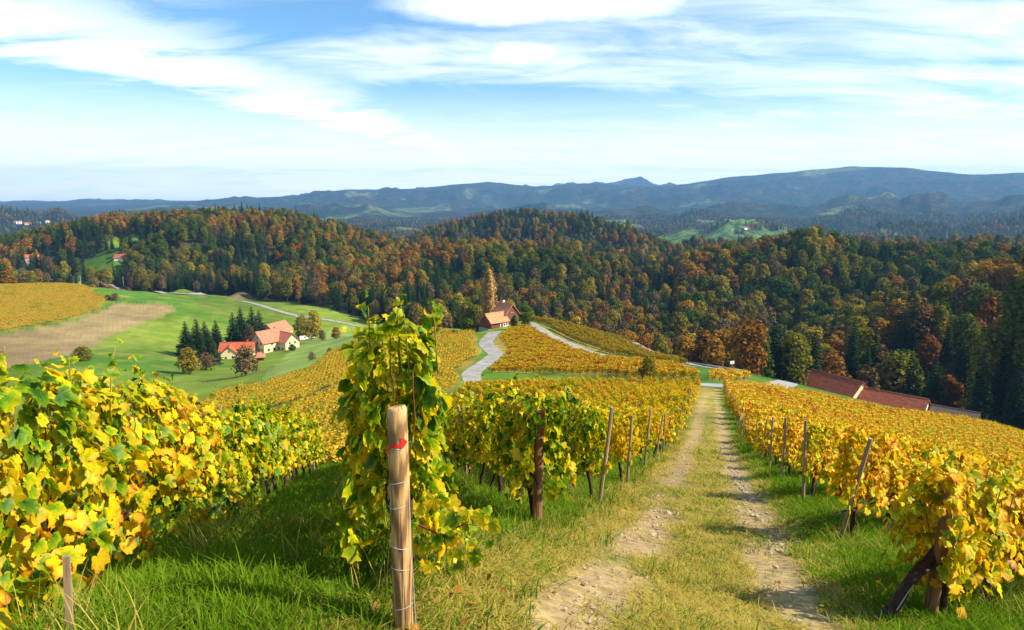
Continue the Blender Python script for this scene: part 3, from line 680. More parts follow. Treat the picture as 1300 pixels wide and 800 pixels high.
for pi, p in enumerate(plants):
    rw = p['row']; key = rw['key']
    if pi >= N_IND:
        stuff[key if key != 'lush' else 'mix'].append(p); continue
    root = empty('grapevine', (p['x'], p['y'], p['z']), p['rz']); tag(root, vine_label(rw, p['i']), 'grapevine', rw['group'])
    flip = pi % 2
    tr = obj('trunk', TRUNKS[pi % 6], root, rot=(0, 0, math.pi*flip))
    tr.scale = (1, 1, g.uniform(.9, 1.1)) if p['t'] > 4 else (1.2, 1.2, 1.0)
    TRSRC.append(tr)
    if p['t'] < 9.5 or (p['t'] < 14 and key == 'lush'):
        near = p['t'] < 6.5
        first = p['i'] == 0
        n = 640 if near else 520
        pos, fr, sz = vine_leaves(n, 1.3 if not first else 1.0, g, rw['hmin'], rw['hmax']*g.uniform(.95, 1.05), rw.get('wd', .24)*(1.1 if near else 1), .142, 5 if rw['key'] == 'mix' else 6, droop=.42 if first else .10)
        shoots_now = [q.copy() for q in SHOOTS]
        if first and key == 'lush':
            for q in shoots_now: q[:, 0] = q[:, 0]*.75+.1
        for q in shoots_now:
            q[:, 2] -= q[:, 0]*math.tan(p['s']); q[0, 2] -= .25
            obj('cane', MB().tube([tuple(a) for a in q[::2]], list(np.linspace(.005, .002, len(q[::2]))), 5).mesh('cane', stem_green, True), root)
        if first and key == 'lush': pos[:, 0] = pos[:, 0]*.75+.1
        pos[:, 2] -= pos[:, 0]*math.tan(p['s'])
        # world place and size of each leaf, to see which show largest
        cr_, sr_ = math.cos(p['rz']), math.sin(p['rz'])
        wp = np.stack([p['x']+pos[:, 0]*cr_-pos[:, 1]*sr_, p['y']+pos[:, 0]*sr_+pos[:, 1]*cr_, p['z']+pos[:, 2]], 1)
        tow = -wp/np.linalg.norm(wp, axis=1)[:, None]; out_ = wp-np.array([p['x'], p['y'], p['z']+1.0]); out_[:, 2] *= .3
        score = (out_*tow).sum(1) + .12*(pos[:, 2]-1)
        k = 190 if near else 95
        order = np.argsort(-score); big, rest = order[:k], order[k:]
        for q in big:
            lo = bpy.data.objects.new('leaf', LEAF_ME[key][int(g.integers(0, 5))])
            M = Matrix([[fr[q, 0, a]*sz[q], fr[q, 1, a]*sz[q], fr[q, 2, a]*sz[q], pos[q, a]] for a in range(3)] + [[0, 0, 0, 1]])
            link(lo, root); lo.matrix_basis = M; leaf_total += 1
        fo = obj('foliage', leaf_mesh('foliage', pos[rest], fr[rest], sz[rest], LEAF_FAN, MATS[key], g), root); tag(fo, kind='stuff')
        for c in range(2 if near else 1):
            x0 = g.uniform(-.4, .4); yy = g.normal(0, .06)
            obj('cane', MB().tube([(x0*.4, 0, .5), (x0*.7, yy, .85), (x0, yy*2.2, 1.2), (x0*1.1, yy*2.0, 1.38), (x0*1.15, yy*2, 1.5)], [.007, .005, .004, .003, .002], 5).mesh('cane', wood_cane, True), root)
    else:
        kk = 'mix' if key == 'lush' else key
        me = MIDV[kk][pi % 5] if p['t'] < 24 else LOWV[kk][pi % 5]
        fo = obj('foliage', me, root, rot=(0, p['s']*(1 if not flip else -1), 0)); fo.rotation_euler = (0, p['s'], 0)
        if flip: fo.scale = (-1, -1, 1)
        hs = g.uniform(.88, 1.12)*rw['hmax']/1.55; fo.scale = (fo.scale[0], fo.scale[1]*g.uniform(.9, 1.2), hs); tag(fo, kind='stuff')
        if p['t'] >= 24: LODSRC[kk].append(fo)
for kk in ('mix', 'mid', 'gold'): LODSRC[kk] = LODSRC[kk][:5]
LODSRC['old'] = []
for k in range(5):
    q = gt(415-16*k, 42+2.5*k); root = empty('grapevine', tuple(q), 2.4); tag(root, f'dull gold vine, {nth(k)} along the top edge of the slope vineyard below orange-tinged row', 'grapevine', 'vines at the top of the slope vineyard')
    obj('trunk', TRUNKS[k], root); fo = obj('foliage', LOWV['old'][k], root); tag(fo, kind='stuff'); LODSRC['old'].append(fo)
# distant foliage variants come from vines that already stand in the rows
def vine_stuff(name, key, X, Y, Zr, pitch, yaw, sc, label):
    n = len(X); gi = np.random.default_rng(n)
    rots = np.stack([np.zeros(n), pitch, yaw], 1); scl = np.stack([sc[0]*np.ones(n), sc[1]*gi.uniform(.85, 1.2, n), sc[2]*gi.uniform(.80, 1.16, n)], 1)
    gn_scatter(name, np.stack([X, Y, Zr], 1), rots, scl, gi.integers(0, 5, n), [LODSRC[key] , TRSRC[40:45]], label, 'vineyard')
for kk, lab in (('mid', 'distant yellow vine rows between track and winding road'), ('gold', 'distant golden vine rows sloping down to the barns')):
    S = stuff[kk] + (stuff['mix'] if kk == 'mid' else [])
    S = [q for q in S if random.random() > .04]
    if S: vine_stuff('vineyard_rows', kk, *[np.array([q[c] for q in S]) for c in ('x', 'y', 'z', 's', 'rz')], (1, 1, 1), lab)
def field_rows(poly, a, b, spacing, step, key, sc, label, hole=None, name='vineyard_rows'):
    a, b = np.array(a[:2]), np.array(b[:2]); d = (b-a)/np.linalg.norm(b-a); nrm = np.array((-d[1], d[0])); pl = np.array(poly); c = pl.mean(0)
    sa = (pl-c)@d; sb = (pl-c)@nrm
    A, B = np.meshgrid(np.arange(sa.min(), sa.max(), step), np.arange(sb.min(), sb.max(), spacing)); A = A.ravel(); B = B.ravel()
    B = B + 1.2*np.sin(A/38.)
    X, Y = c[0]+A*d[0]+B*nrm[0], c[1]+A*d[1]+B*nrm[1]
    m = in_poly(X, Y, poly)
    if hole is not None: m &= ~in_poly(X, Y, hole)
    for L, wd in ROADS: m &= dist_line(X, Y, L) > wd+2.2
    u = 650+F_PX*X/np.maximum(Y, 1); m &= (u > -150) & (u < 1450)
    X, Y = X[m], Y[m]; Z = H(X, Y); Zb = H(X+d[0], Y+d[1])
    vine_stuff(name, key, X, Y, Z, np.arctan2(Z-Zb, 1.0), np.full(len(X), math.atan2(d[1], d[0])), sc, label)
    return X, Y, Z
field_rows(P_SLOPE, hit(350,512,40), hit(455,478,40), 2.3, 1.7, 'old', (1.5, 1.2, 1.0), 'yellow vine rows on the slope below the winding road', P_STRIP)
field_rows(P_HEART, gt(640,157), gt(775,152), 2.2, 1.6, 'gold', (1.4, 1.1, 1.0), 'golden vine rows enclosed by the two winding lanes')
field_rows(P_OUTER, gt(700,226), gt(870,152), 2.2, 1.8, 'old', (1.6, 1.2, 1.0), 'yellow vine rows between side road and wider road')
field_rows(P_TRI, gt(905,120), gt(965,122), 2.2, 1.4, 'gold', (1.3, 1.1, 1.0), 'small golden vine block between the crossing lane and the wider road')
field_rows(P_GOLD, hit(0,392,150), hit(118,384,150), 2.3, 2.6, 'old', (2.3, 1.3, 1.0), 'dull amber vineyard covering the far knoll beyond the bare field')

# posts
def post_mesh(seed, r, h, mat, n=8):
    random.seed(seed); mb = MB(); mb.tube([(0, 0, -.3), (0, 0, h*.3), (.006, .004, h*.7), (0, 0, h-.01), (0, 0, h)], [r*1.02, r, r*.98, r*.97, r*.9], n, True, .04)
    return mb.mesh('vineyard_post', mat, False)
POSTS = [post_mesh(1, .034, 1.80, wood_post), post_mesh(2, .03, 1.72, wood_post), post_mesh(3, .04, 1.82, wood_post2)]
END1 = post_mesh(4, .055, 1.28, wood_post2, 14); END3 = post_mesh(5, .055, 1.32, wood_post2, 14)
posts.sort(key=lambda p: p['t'])
PSRC, pstuff = [], []
for i, p in enumerate(posts):
    if p['ri'] == 1 and p['end']: continue                       # the marked post is built below
    if not (-60 < p['u'] < 1360): continue
    z = Hs(p['x'], p['y'])
    if i >= 260: pstuff.append((p['x'], p['y'], z)); continue
    me = POSTS[i % 3 if not p['end'] else i % 2]
    rk = p['row'].get('k', 0); grp = 'posts of the vine rows'
    sidew = 'yellow rows' if p['row'].get('left') else 'golden rows'
    lab = f'weathered post, {nth(p["i"]//5)} in from the track, {nth(rk)} of the {sidew}'
    if p['ri'] < 2: lab = f'weathered post, {nth(p["i"]//5)} along the {["orange-tinged vine row", "row behind the arrow post"][p["ri"]]}'
    if p['end']:
        if p['row'].get('left'): lab, grp = f'wooden end post by the track, {nth(rk)} of the yellow rows', 'end posts along the yellow rows'
        else: lab, grp = f'wooden end post by the track, {nth(rk)} of the golden rows', 'end posts along the golden rows'
        if p['ri'] == 2: me = END3; lab, grp = 'thick brown end post wrapped by the vine row next to the arrow post', None
        elif p['row'].get('right') and p['row']['k'] == 0: me = END1; lab, grp = 'thick brown end post beside the leaning dark vine trunk', None
        elif p['ri'] == 0: me = END3; lab, grp = 'brown end post half hidden by the orange-tinged vine leaves', None
    tl = .05 if not p['end'] else .07
    if me in (END1, END3): tl = .02; sh_ = .22 if me is END3 else .10; p['x'] += p['hx']*sh_; p['y'] += p['hy']*sh_
    o = obj('vineyard_post', me, None, (p['x'], p['y'], z), (random.gauss(0, tl), random.gauss(0, tl), random.uniform(0, 6)))
    tag(o, lab, 'post', grp)
    if me in POSTS[:2]: PSRC.append(o)
if pstuff:
    n = len(pstuff); gn_scatter('vineyard_posts', pstuff, np.random.default_rng(1).normal(0, .05, (n, 3)), np.ones((n, 3)), np.arange(n) % 4, [PSRC[:4]], 'far posts standing among the vine rows', 'post')
# bare young vineyard on the far knoll: rows of pale poles
def lattice(poly, a, b, spacing, step):
    a, b = np.array(a[:2]), np.array(b[:2]); d = (b-a)/np.linalg.norm(b-a); nrm = np.array((-d[1], d[0])); pl = np.array(poly); c = pl.mean(0)
    sa = (pl-c)@d; sb = (pl-c)@nrm; A, B = np.meshgrid(np.arange(sa.min(), sa.max(), step), np.arange(sb.min(), sb.max(), spacing)); A, B = A.ravel(), B.ravel()
    X, Y = c[0]+A*d[0]+B*nrm[0], c[1]+A*d[1]+B*nrm[1]; m = in_poly(X, Y, poly); return X[m], Y[m], d
X, Y, d = lattice(P_BARE, hit(20,450,150), hit(190,400,150), 2.6, 4.5); u = 650+F_PX*X/Y; m = u > -40; X, Y = X[m], Y[m]; n = len(X)
gn_scatter('young_vineyard_poles', np.stack([X, Y, H(X, Y)], 1), np.random.default_rng(2).normal(0, .04, (n, 3)), np.ones((n, 3))*[2.2, 2.2, 1.25], np.arange(n) % 4, [PSRC[:4]], 'rows of pale poles in the bare young vineyard on far knoll', 'vineyard')
print('plants', len(plants), 'leaf objects', leaf_total, 'posts', len(posts))

# the marked post in front of the second row
pp = (P(512, 803, 3.6)); root_z = Hs(pp[0], pp[1])
mp, t, out = new_mat('marked_post_wood')
tc = t.add('ShaderNodeTexCoord').outputs['Object']
mpg = t.add('ShaderNodeMapping'); t.put(mpg.inputs[0], tc); mpg.inputs['Scale'].default_value = (1, 1, .10)
wv_ = t.add('ShaderNodeTexWave', wave_type='RINGS', rings_direction='X'); t.put(wv_.inputs[0], mpg.outputs[0]); wv_.inputs['Scale'].default_value = 13; wv_.inputs['Distortion'].default_value = 7; wv_.inputs['Detail'].default_value = 3; wv_.inputs['Detail Scale'].default_value = 1.4
fn = t.noise(tc, 60, 4, .6); c = t.ramp(wv_.outputs['Fac'], [(0.15, (.20,.105,.04)), (0.55, (.42,.235,.09)), (0.9, (.54,.33,.14))])
mpk = t.add('ShaderNodeMapping'); t.put(mpk.inputs[0], tc); mpk.inputs['Scale'].default_value = (1, 1, .03)
ck = t.noise(mpk.outputs[0], 55, 3, .5); crack = t.mrange(ck, .60, .68)
c = t.mix(t.math('MULTIPLY', crack, .7), c, (.09,.045,.02)); c = t.mix(t.mrange(fn, .5, .75, 0, .4), c, (.24,.14,.06))
b = t.add('ShaderNodeBsdfPrincipled'); t.put(b.inputs['Base Color'], c); b.inputs['Roughness'].default_value = .75
bp = t.add('ShaderNodeBump'); bp.inputs['Strength'].default_value = .5; bp.inputs['Distance'].default_value = .004; t.put(bp.inputs['Height'], t.math('SUBTRACT', wv_.outputs['Fac'], t.math('MULTIPLY', crack, 2.0))); t.put(b.inputs['Normal'], bp.outputs[0]); t.put(out.inputs[0], b.outputs[0])
PR = .0505; top_z = P(512, 504, 3.55)[2]; ph = top_z-root_z
mpost = empty('marked_post', (pp[0], pp[1], root_z)); tag(mpost, 'stout round wooden post painted with a red arrow, wire around it', 'post')
mb = MB(); zs = np.linspace(-.3, ph-.012, 14); mb.tube([(0.004*math.sin(q*2.1), 0.003*math.cos(q*1.7), q) for q in zs]+[(0, 0, ph)], [PR*(1.03-.04*k/14) for k in range(14)]+[PR*.86], 28)
sh = mb.build('shaft', mp, mpost, True)
for pg in sh.data.polygons[-2:]: pg.use_smooth = False
# red painted arrow, lying on the shaft's camera side
red = noise_mat('red_paint', (.62,.015,.01), (.75,.03,.02), 40, .55, .1)
phi0 = math.atan2(-pp[1], -pp[0])
def on_post(a, h, rr=PR*1.0+.0065): return (rr*math.cos(phi0+a)*1.0, rr*math.sin(phi0+a), h)
za = P(512, 549, 3.55)[2]-root_z
def strip(pts_lo, pts_hi):
    m_ = MB(); n = len(pts_lo); m_.poly(pts_lo+pts_hi, [(i, i+1, n+i+1, n+i) for i in range(n-1)]); return m_
A_S = np.linspace(-1.05, .35, 12)
sft = strip([on_post(a, za-.013+.010*((a+.2)**2-.3)*-1+.012*a) for a in A_S], [on_post(a, za+.004+.010*((a+.2)**2-.3)*-1+.012*a) for a in A_S])
A_H = np.linspace(.30, 1.0, 7)
hd = [(on_post(a, za-.030*(1-(a-.3)/.7)+.006), on_post(a, za+.034*(1-(a-.3)/.7)+.010)) for a in A_H]
sft.poly([h[0] for h in hd]+[h[1] for h in hd], [(i, i+1, 8+i, 7+i) for i in range(6)])
sft.build('red_arrow', red, mpost)
for hz in (.19, .42, .56, .80, .93, 1.12):
    q = np.linspace(0, 2*math.pi, 25); o = MB().tube([((PR*1.03)*math.cos(a), (PR*1.03)*math.sin(a), hz*ph/1.35+.012*math.sin(a+hz*9)) for a in q], [.0016]*25, 5, False).build('wire_loop', wire_m, mpost)
MB().tube([(PR*1.05, -.02, ph*.62), (PR*1.25, -.03, ph*.3), (PR*1.5, -.035, .0), (PR*1.6, -.04, -.1)], [.0018]*4, 5).build('tie_wire', wire_m, mpost)
sk = P(88, 815, 3.25); sk_o = MB().box(-.015, .015, -.010, .010, -.35, .55).build('wooden_stake', wood_post, None, False, (sk[0], sk[1], Hs(sk[0], sk[1])), (.03, .06, .4)); tag(sk_o, 'thin pale stake at the head of the orange-tinged vine row', 'stake')
# low side shoot of the vine behind the post
sroot = [p for p in plants if p['row']['key'] == 'lush'][0]
s0 = P(545, 690, 3.9); s1 = P(620, 668, 3.75)
shoot = empty('vine_shoot', tuple(G(s0[0], s0[1]))); tag(shoot, 'low leafy vine shoot reaching from the arrow post over the grass', 'vine shoot')
base = np.array(shoot.location); cp_ = [P(505,640,4.0)-base, P(535,668,3.95)-base, P(560,680,3.85)-base, P(590,665,3.8)-base, P(612,668,3.75)-base]
obj('cane', MB().tube([cp_[0]*0+np.array((-.16, .12, .0)), *cp_], [.009, .008, .007, .006, .005, .003], 6).mesh('cane', wood_cane, True), shoot)
g = np.random.default_rng(21)
for k in range(54):
    f = g.uniform(.5, 4); i = min(int(f), 3); c = cp_[i]*(1-f+i)+cp_[i+1]*(f-i) + np.array((g.normal(0, .055), g.normal(0, .06), g.normal(-.015, .075)))
    fr = frames(np.array([[g.normal(0, .5), -.8+g.normal(0, .4), .5+g.normal(0, .3)]]), np.array([[g.normal(0, .6), -.2, -.8]]))[0]; sz = .105*g.uniform(.6, 1.15)
    lo = bpy.data.objects.new('leaf', LEAF_ME['lush'][k % 5]); link(lo, shoot)
    lo.matrix_basis = Matrix([[fr[0, a]*sz, fr[1, a]*sz, fr[2, a]*sz, c[a]] for a in range(3)]+[[0, 0, 0, 1]])
# leaning old trunk at the head of the first golden row
rr0 = [r_ for r_ in rows if r_.get('right')][0]['p']; b0 = P(1115, 785, 5.9); bz = Hs(b0[0], b0[1]); e0 = np.array((rr0[0]-.05, rr0[1]-.0, Hs(rr0[0], rr0[1])+.52)); bb = np.array((b0[0], b0[1], bz))
lt = empty('leaning_trunk', tuple(bb)); tag(lt, 'dark gnarled vine trunk leaning up to the thick end post', 'vine trunk')
dd = e0-bb; random.seed(3)
MB().tube([(-.04, 0, -.06), (.02, .01, .02)]+[tuple(dd*f+np.array((random.uniform(-.02, .02), 0, .05*math.sin(f*6)*-1))) for f in (.2, .4, .6, .8, 1.0)]+[tuple(dd*1.0+np.array((.16, .1, .16)))], [.05, .048, .045, .05, .043, .045, .05, .03], 9, True, .15).build('bark', wood_dark, lt, True)
MB().tube([tuple(dd*.25+np.array((.03, -.045, 0))), tuple(dd*.5+np.array((0, -.05, .01))), tuple(dd*.66+np.array((0, -.05, .03)))], [.004]*3, 5).build('white_twine', wire_m, lt)
# ------------------------------------------------------------------ trees
def tree_mat(name, stops, bias=0.0, spread=.5, transl=.3):
    m, t, out = new_mat(name)
    gi = t.add('ShaderNodeNewGeometry'); oi = t.add('ShaderNodeObjectInfo')
    r = gi.outputs['Random Per Island']
    f = t.math('ADD', t.math('MULTIPLY', oi.outputs['Random'], .75), t.math('MULTIPLY', r, .25))
    c = t.ramp(f, stops); hsv = t.add('ShaderNodeHueSaturation'); t.put(hsv.inputs['Color'], c)
    t.put(hsv.inputs['Value'], t.mrange(t.math('FRACT', t.math('MULTIPLY', r, 23.7)), 0, 1, .65, 1.3, False))
    d = t.add('ShaderNodeBsdfDiffuse'); t.put(d.inputs[0], hsv.outputs[0]); tr = t.add('ShaderNodeBsdfTranslucent'); t.put(tr.inputs[0], hsv.outputs[0])
    mx = t.add('ShaderNodeMixShader'); mx.inputs[0].default_value = transl; t.put(mx.inputs[1], d.outputs[0]); t.put(mx.inputs[2], tr.outputs[0])
    t.put(out.inputs[0], mx.outputs[0]); return m
TM = {
 'green': tree_mat('tree_green', [(0, (.035,.070,.010)), (.5, (.062,.10,.012)), (1, (.105,.13,.014))]),
 'olive': tree_mat('tree_olive', [(0, (.10,.11,.012)), (.5, (.18,.16,.016)), (1, (.26,.20,.018))]),
 'orange': tree_mat('tree_orange', [(0, (.19,.115,.016)), (.5, (.29,.15,.018)), (1, (.38,.21,.02))]),
 'rust': tree_mat('tree_rust', [(0, (.15,.07,.014)), (.5, (.21,.085,.016)), (1, (.26,.12,.02))]),
 'yellow': tree_mat('tree_yellow', [(0, (.20,.17,.018)), (.5, (.30,.24,.02)), (1, (.36,.24,.02))]),
 'brown': tree_mat('tree_brown', [(0, (.11,.075,.035)), (.5, (.15,.10,.045)), (1, (.18,.13,.06))]),
 'spruce': tree_mat('tree_spruce', [(0, (.010,.028,.012)), (.5, (.016,.036,.014)), (1, (.026,.048,.016))], transl=.12),
 'poplar': tree_mat('tree_poplar', [(0, (.46,.28,.10)), (1, (.56,.36,.14))]),
}
bark = noise_mat('tree_bark', (.045,.035,.028), (.12,.10,.08), 3, .95, .4, (1, 1, .3))
def clump_quads(c, nrm, size, g):
    """small bent leaf clumps: one quad each"""
    n = len(c); fr = frames(nrm+g.normal(0, .55, (n, 3)), g.normal(0, 1, (n, 3))); s = size*g.uniform(.55, 1.35, n)
    q = np.array([(-.5,-.45,0),(.55,-.4,.12),(.45,.5,-.06),(-.5,.45,.1)])
    v = np.einsum('vj,njk->nvk', q, fr)*s[:, None, None] + c[:, None]
    v += g.normal(0, .08, v.shape)*s[:, None, None]
    return v.reshape(-1, 3), np.arange(n*4).reshape(n, 4)
def crown_broad(seed, h=16., w=10.5, n=1500, size=.62, base=.26, lob=15, mat=None, sparse=1.0, pointy=0.0):
    g = np.random.default_rng(seed); cs, rs = [], []
    for k in range(lob):
        f = (k+.5)/lob; zz = base+.10+(.86-base)*f; wr = math.sin(math.pi*min(1, (f*.78+.20)))**.8*(1-pointy*f); a = k*2.4+g.uniform(-.5, .5); rr = w*.5*wr*g.uniform(.35, .70)
        cs.append((math.cos(a)*rr, math.sin(a)*rr, zz*h)); rs.append(w*g.uniform(.17, .27)*(1-.3*pointy*f))
    cs, rs = np.array(cs), np.array(rs); pk = g.choice(lob, n, p=rs**2/(rs**2).sum()); d = g.normal(0, 1, (n, 3)); d[:, 2] = d[:, 2]*.9+.25; d /= np.linalg.norm(d, axis=1)[:, None]
    c = cs[pk] + d*rs[pk][:, None]*g.uniform(.62, 1.08, n)[:, None]*np.array((1, 1, .82))
    mid = np.array((0, 0, h*.55)); o = c-mid; o /= np.linalg.norm(o, axis=1)[:, None]
    V, F = clump_quads(c, d*.7+o*.6+np.array((0, 0, .25)), size, g); return mesh_np('crown', V, F, (mat,)), cs, rs
def trunk_tree(seed, h, r, cs=None, top=.7, low=-.8):
    random.seed(seed); mb = MB(); mb.tube([(0, 0, low), (.02*h*random.uniform(-1, 1), 0, h*.2), (.02*h*random.uniform(-1, 1), .01*h, h*.45), (0, 0, h*top)], [r*1.25, r, r*.75, r*.25], 7, True, .08)
    if cs is not None:
        for c in cs[::2][:7]:
            z0 = max(h*.22, c[2]*.62); mb.tube([(0, 0, z0), (c[0]*.5, c[1]*.5, z0+(c[2]-z0)*.6), tuple(c)], [r*.4, r*.25, r*.06], 5)
    return mb.mesh('trunk', bark, True)
def crown_spruce(seed, h=20., w=6.5, mat=None, levels=26):
    g = np.random.default_rng(seed); V, F, o = [], [], 0
    for k in range(levels):
        f = k/(levels-1); z = h*(.07+.92*f); L = w*.5*(1-f)**.82*g.uniform(.85, 1.1)+.15; nb = int(13-7*f)
        for b in range(nb):
            a = 2*math.pi*(b+g.uniform(-.35, .35))/nb + k*1.3; ca, sa = math.cos(a), math.sin(a); l_ = L*g.uniform(.72, 1.12); ns = 3
            for s_ in range(ns):
                r0, r1 = l_*s_/ns, l_*(s_+1.15)/ns; wd = (.50-.10*s_)*(1-.55*f)*1.15; dr = .42
                p0, p1 = np.array((ca*r0, sa*r0, z-r0*dr)), np.array((ca*r1, sa*r1, z-r1*dr+.12*r1)); sd = np.array((-sa, ca, 0))*wd; dn = np.array((0, 0, -.22-.35*(1-f)))
                V += [p0-sd+dn, p0+sd+dn, p1+sd*.55+dn*.6, p1-sd*.55+dn*.6, p0, p1]; F += [(o, o+4, o+5, o+3), (o+4, o+1, o+2, o+5)]; o += 6
    V = np.array(V)+g.normal(0, .07, (len(V), 3)); return mesh_np('crown', V, np.array(F), (mat,))
SP_ME = {}   # species -> list of (crown, trunk)
for key, n_var in (('green', 4), ('olive', 3), ('orange', 4), ('rust', 3), ('yellow', 2), ('brown', 2)):
    SP_ME[key] = []
    for k in range(n_var):
        sd = 50+len(SP_ME)*10+k; g_ = np.random.default_rng(sd); h_ = g_.uniform(15, 18.5)
        cm, cs, rs = crown_broad(sd, h_, g_.uniform(9.5, 12.5), 1700 if key != 'brown' else 1000, .64, .20, 16+k, TM[key], pointy=g_.uniform(0, .3)); SP_ME[key].append((cm, trunk_tree(sd, h_, .26, cs)))
SP_ME['spruce'] = [(crown_spruce(200+k, 19+k*1.5, 6.2+.3*k, TM['spruce']), trunk_tree(200+k, 19+k*1.5, .22, None, .95)) for k in range(3)]
WORD = {'green': 'dark green broadleaf tree', 'olive': 'olive-yellow broadleaf tree', 'orange': 'orange-brown autumn tree', 'rust': 'rusty red-brown autumn tree', 'yellow': 'bright yellow autumn tree', 'brown': 'thin brown half-bare tree', 'spruce': 'dark spruce tree'}
def place_tree(kind, var, loc, sc, rz, label, group=None, name=None, cat='tree', wide=1.0):
    root = empty(name or ('spruce_tree' if kind == 'spruce' else 'broadleaf_tree'), loc, rz); root.scale = (sc*wide, sc*wide, sc); tag(root, label, cat, group)
    cm, tm = SP_ME[kind][var % len(SP_ME[kind])]; c = obj('crown', cm, root); tr = obj('trunk', tm, root); return root, c, tr
# scatter over the wooded hills
g = np.random.default_rng(99); tr_x, tr_y = [], []
for r0, r1, sp in ((200, 700, 7.6), (700, 1200, 9.0), (1200, 1600, 10.5)):
    gx, gy = np.meshgrid(np.arange(-r1, r1, sp), np.arange(0, r1, sp)); gx = gx.ravel()+g.uniform(-.45, .45, gx.size)*sp; gy = gy.ravel()+g.uniform(-.45, .45, gy.size)*sp
    rr = np.hypot(gx, gy); th = np.arctan2(gx, gy); m = (rr >= r0) & (rr < r1) & (np.abs(th) < R(45)); gx, gy = gx[m], gy[m]
    m = forest_mask(gx, gy); tr_x.append(gx[m]); tr_y.append(gy[m])
tx, ty = np.concatenate(tr_x), np.concatenate(tr_y); tz = H(tx, ty); tr_r = np.hypot(tx, ty)
# thinner cover on the hazy hills behind
gx, gy = np.meshgrid(np.arange(-4300, 4300, 17.), np.arange(900, 4300, 17.)); gx = gx.ravel()+g.uniform(-8, 8, gx.size); gy = gy.ravel()+g.uniform(-8, 8, gy.size)
rr = np.hypot(gx, gy); th = np.arctan2(gx, gy); m = (rr < 4300) & (np.abs(th) < R(41)) & (rr > forest_far(th)); gx, gy, th, rr = gx[m], gy[m], th[m], rr[m]
m = sstep(fbm(gx/420, gy/420, 5, 21)+.10*fbm(gx/90, gy/90, 3, 22), np.where(rr > 2600, .36, .26), np.where(rr > 2600, .46, .38)) > .5
gh_ = (rr > 2050) & (rr < 2900) & (th > R(10)) & (th < R(24)); m &= ~(gh_ & (fbm(gx/170, gy/170, 3, 41) > .40)); m &= ~((rr < 3100) & (th < R(-24)) & (fbm(gx/220, gy/120, 3, 43) > .44))
tx, ty = np.concatenate([tx, gx[m]]), np.concatenate([ty, gy[m]]); tz = H(tx, ty); tr_r = np.hypot(tx, ty)
# leave out trees hidden behind a crest (horizon of bare ground seen along each bearing, with a margin)
na_, hz = GX.shape[0], np.maximum.accumulate(np.where(RR > 40, (GZ)/RR, -9), axis=1)
ai = np.clip(np.searchsorted(R(1)*az, np.arctan2(tx, ty)), 0, na_-1); ri_ = np.clip(np.searchsorted(rad, tr_r)-2, 0, len(rad)-1)
vis = (tz+24)/tr_r > hz[ai, ri_]
tx, ty, tz, tr_r = tx[vis], ty[vis], tz[vis], tr_r[vis]; nT = len(tx); tth = np.arctan2(tx, ty)
KINDS = ['green', 'olive', 'orange', 'rust', 'yellow', 'brown', 'spruce']
pn = fbm(tx/120, ty/120, 3, 301); cn = fbm(tx/70, ty/70, 3, 302); u_ = g.random(nT)
rel = np.clip((tz+88)/55, 0, 1)
conif = sstep(cn + .12*(1-rel), .50, .66)
kind = np.empty(nT, int)
pw = {0: .26, 1: .36, 2: .18, 3: .06, 4: .045, 5: .10}
right_hill = tth > R(14)
for i in range(nT):
    if u_[i] < conif[i]*(.42 if right_hill[i] else .70)+.03: kind[i] = 6; continue
    wts = np.array([pw[k] for k in range(6)]); b_ = (pn[i]-.5)*6
    wts *= np.exp(np.array((-.9, -.3, 1, 1, .4, .2))*b_)
    if right_hill[i]: wts *= np.array((1.7, 1.35, .55, .6, .8, .7))
    if rel[i] < .12: wts *= np.array((1, 1, .6, .5, 1, 3))
    kind[i] = g.choice(6, p=wts/wts.sum())
SCL = g.uniform(.60, 1.22, nT)*np.where(right_hill & (tr_r < 700), 1.28, 1.0); YAW = g.uniform(0, 6.28, nT)
# the largest-looking stand alone
score = 1/tr_r; uu = 650+F_PX*tx/(ty*CP-tz*SP)
tops = (tz+15)/tr_r; hz_n = hz[np.clip(np.searchsorted(R(1)*az, tth), 0, na_-1), np.clip(np.searchsorted(rad, tr_r)-2, 0, len(rad)-1)]
score = np.where((uu > -20) & (uu < 1320) & (tops > hz_n), score, 0)
order = np.argsort(-score); IND = set(order[:290].tolist()); SRC = {k: [] for k in KINDS}; SRCT = {k: [] for k in KINDS}
def where(i):
    th_ = math.degrees(tth[i])
    return ('on the dark wooded slope behind the barns', 'woods behind the barns') if th_ > 15 else (('in the wood behind the cabin and poplar', 'wood behind the cabin') if th_ > -9 else ('at the wood edge beyond the valley meadow', 'wood beyond the valley meadow'))
for i in order[:290]:
    k = KINDS[kind[i]]; ph, gp = where(i)
    root, c, tr = place_tree(k, int(g.integers(0, 9)), (tx[i], ty[i], tz[i]), SCL[i], YAW[i], f'{WORD[k]} {ph}', f'{WORD[k]}s, {gp}')
    SRC[k].append(c); SRCT[k].append(tr)
def uniq(L, T, n):
    out, seen = ([], []), set()
    for a, b in zip(L, T):
        if a.data.name not in seen: seen.add(a.data.name); out[0].append(a); out[1].append(b)
    return out
for ki, k in enumerate(KINDS):
    m = np.array([(kind[i] == ki) and (i not in IND) for i in range(nT)])
    if not m.any() or not SRC[k]: continue
    a, b = uniq(SRC[k], SRCT[k], 4); n = int(m.sum())
    gn_scatter('forest', np.stack([tx[m], ty[m], tz[m]], 1), np.stack([np.zeros(n), np.zeros(n), YAW[m]], 1), np.repeat(SCL[m][:, None], 3, 1), g.integers(0, len(a), n), [a, b], f'{WORD[k]}s massed over the far wooded hills', 'forest')
print('trees', nT)

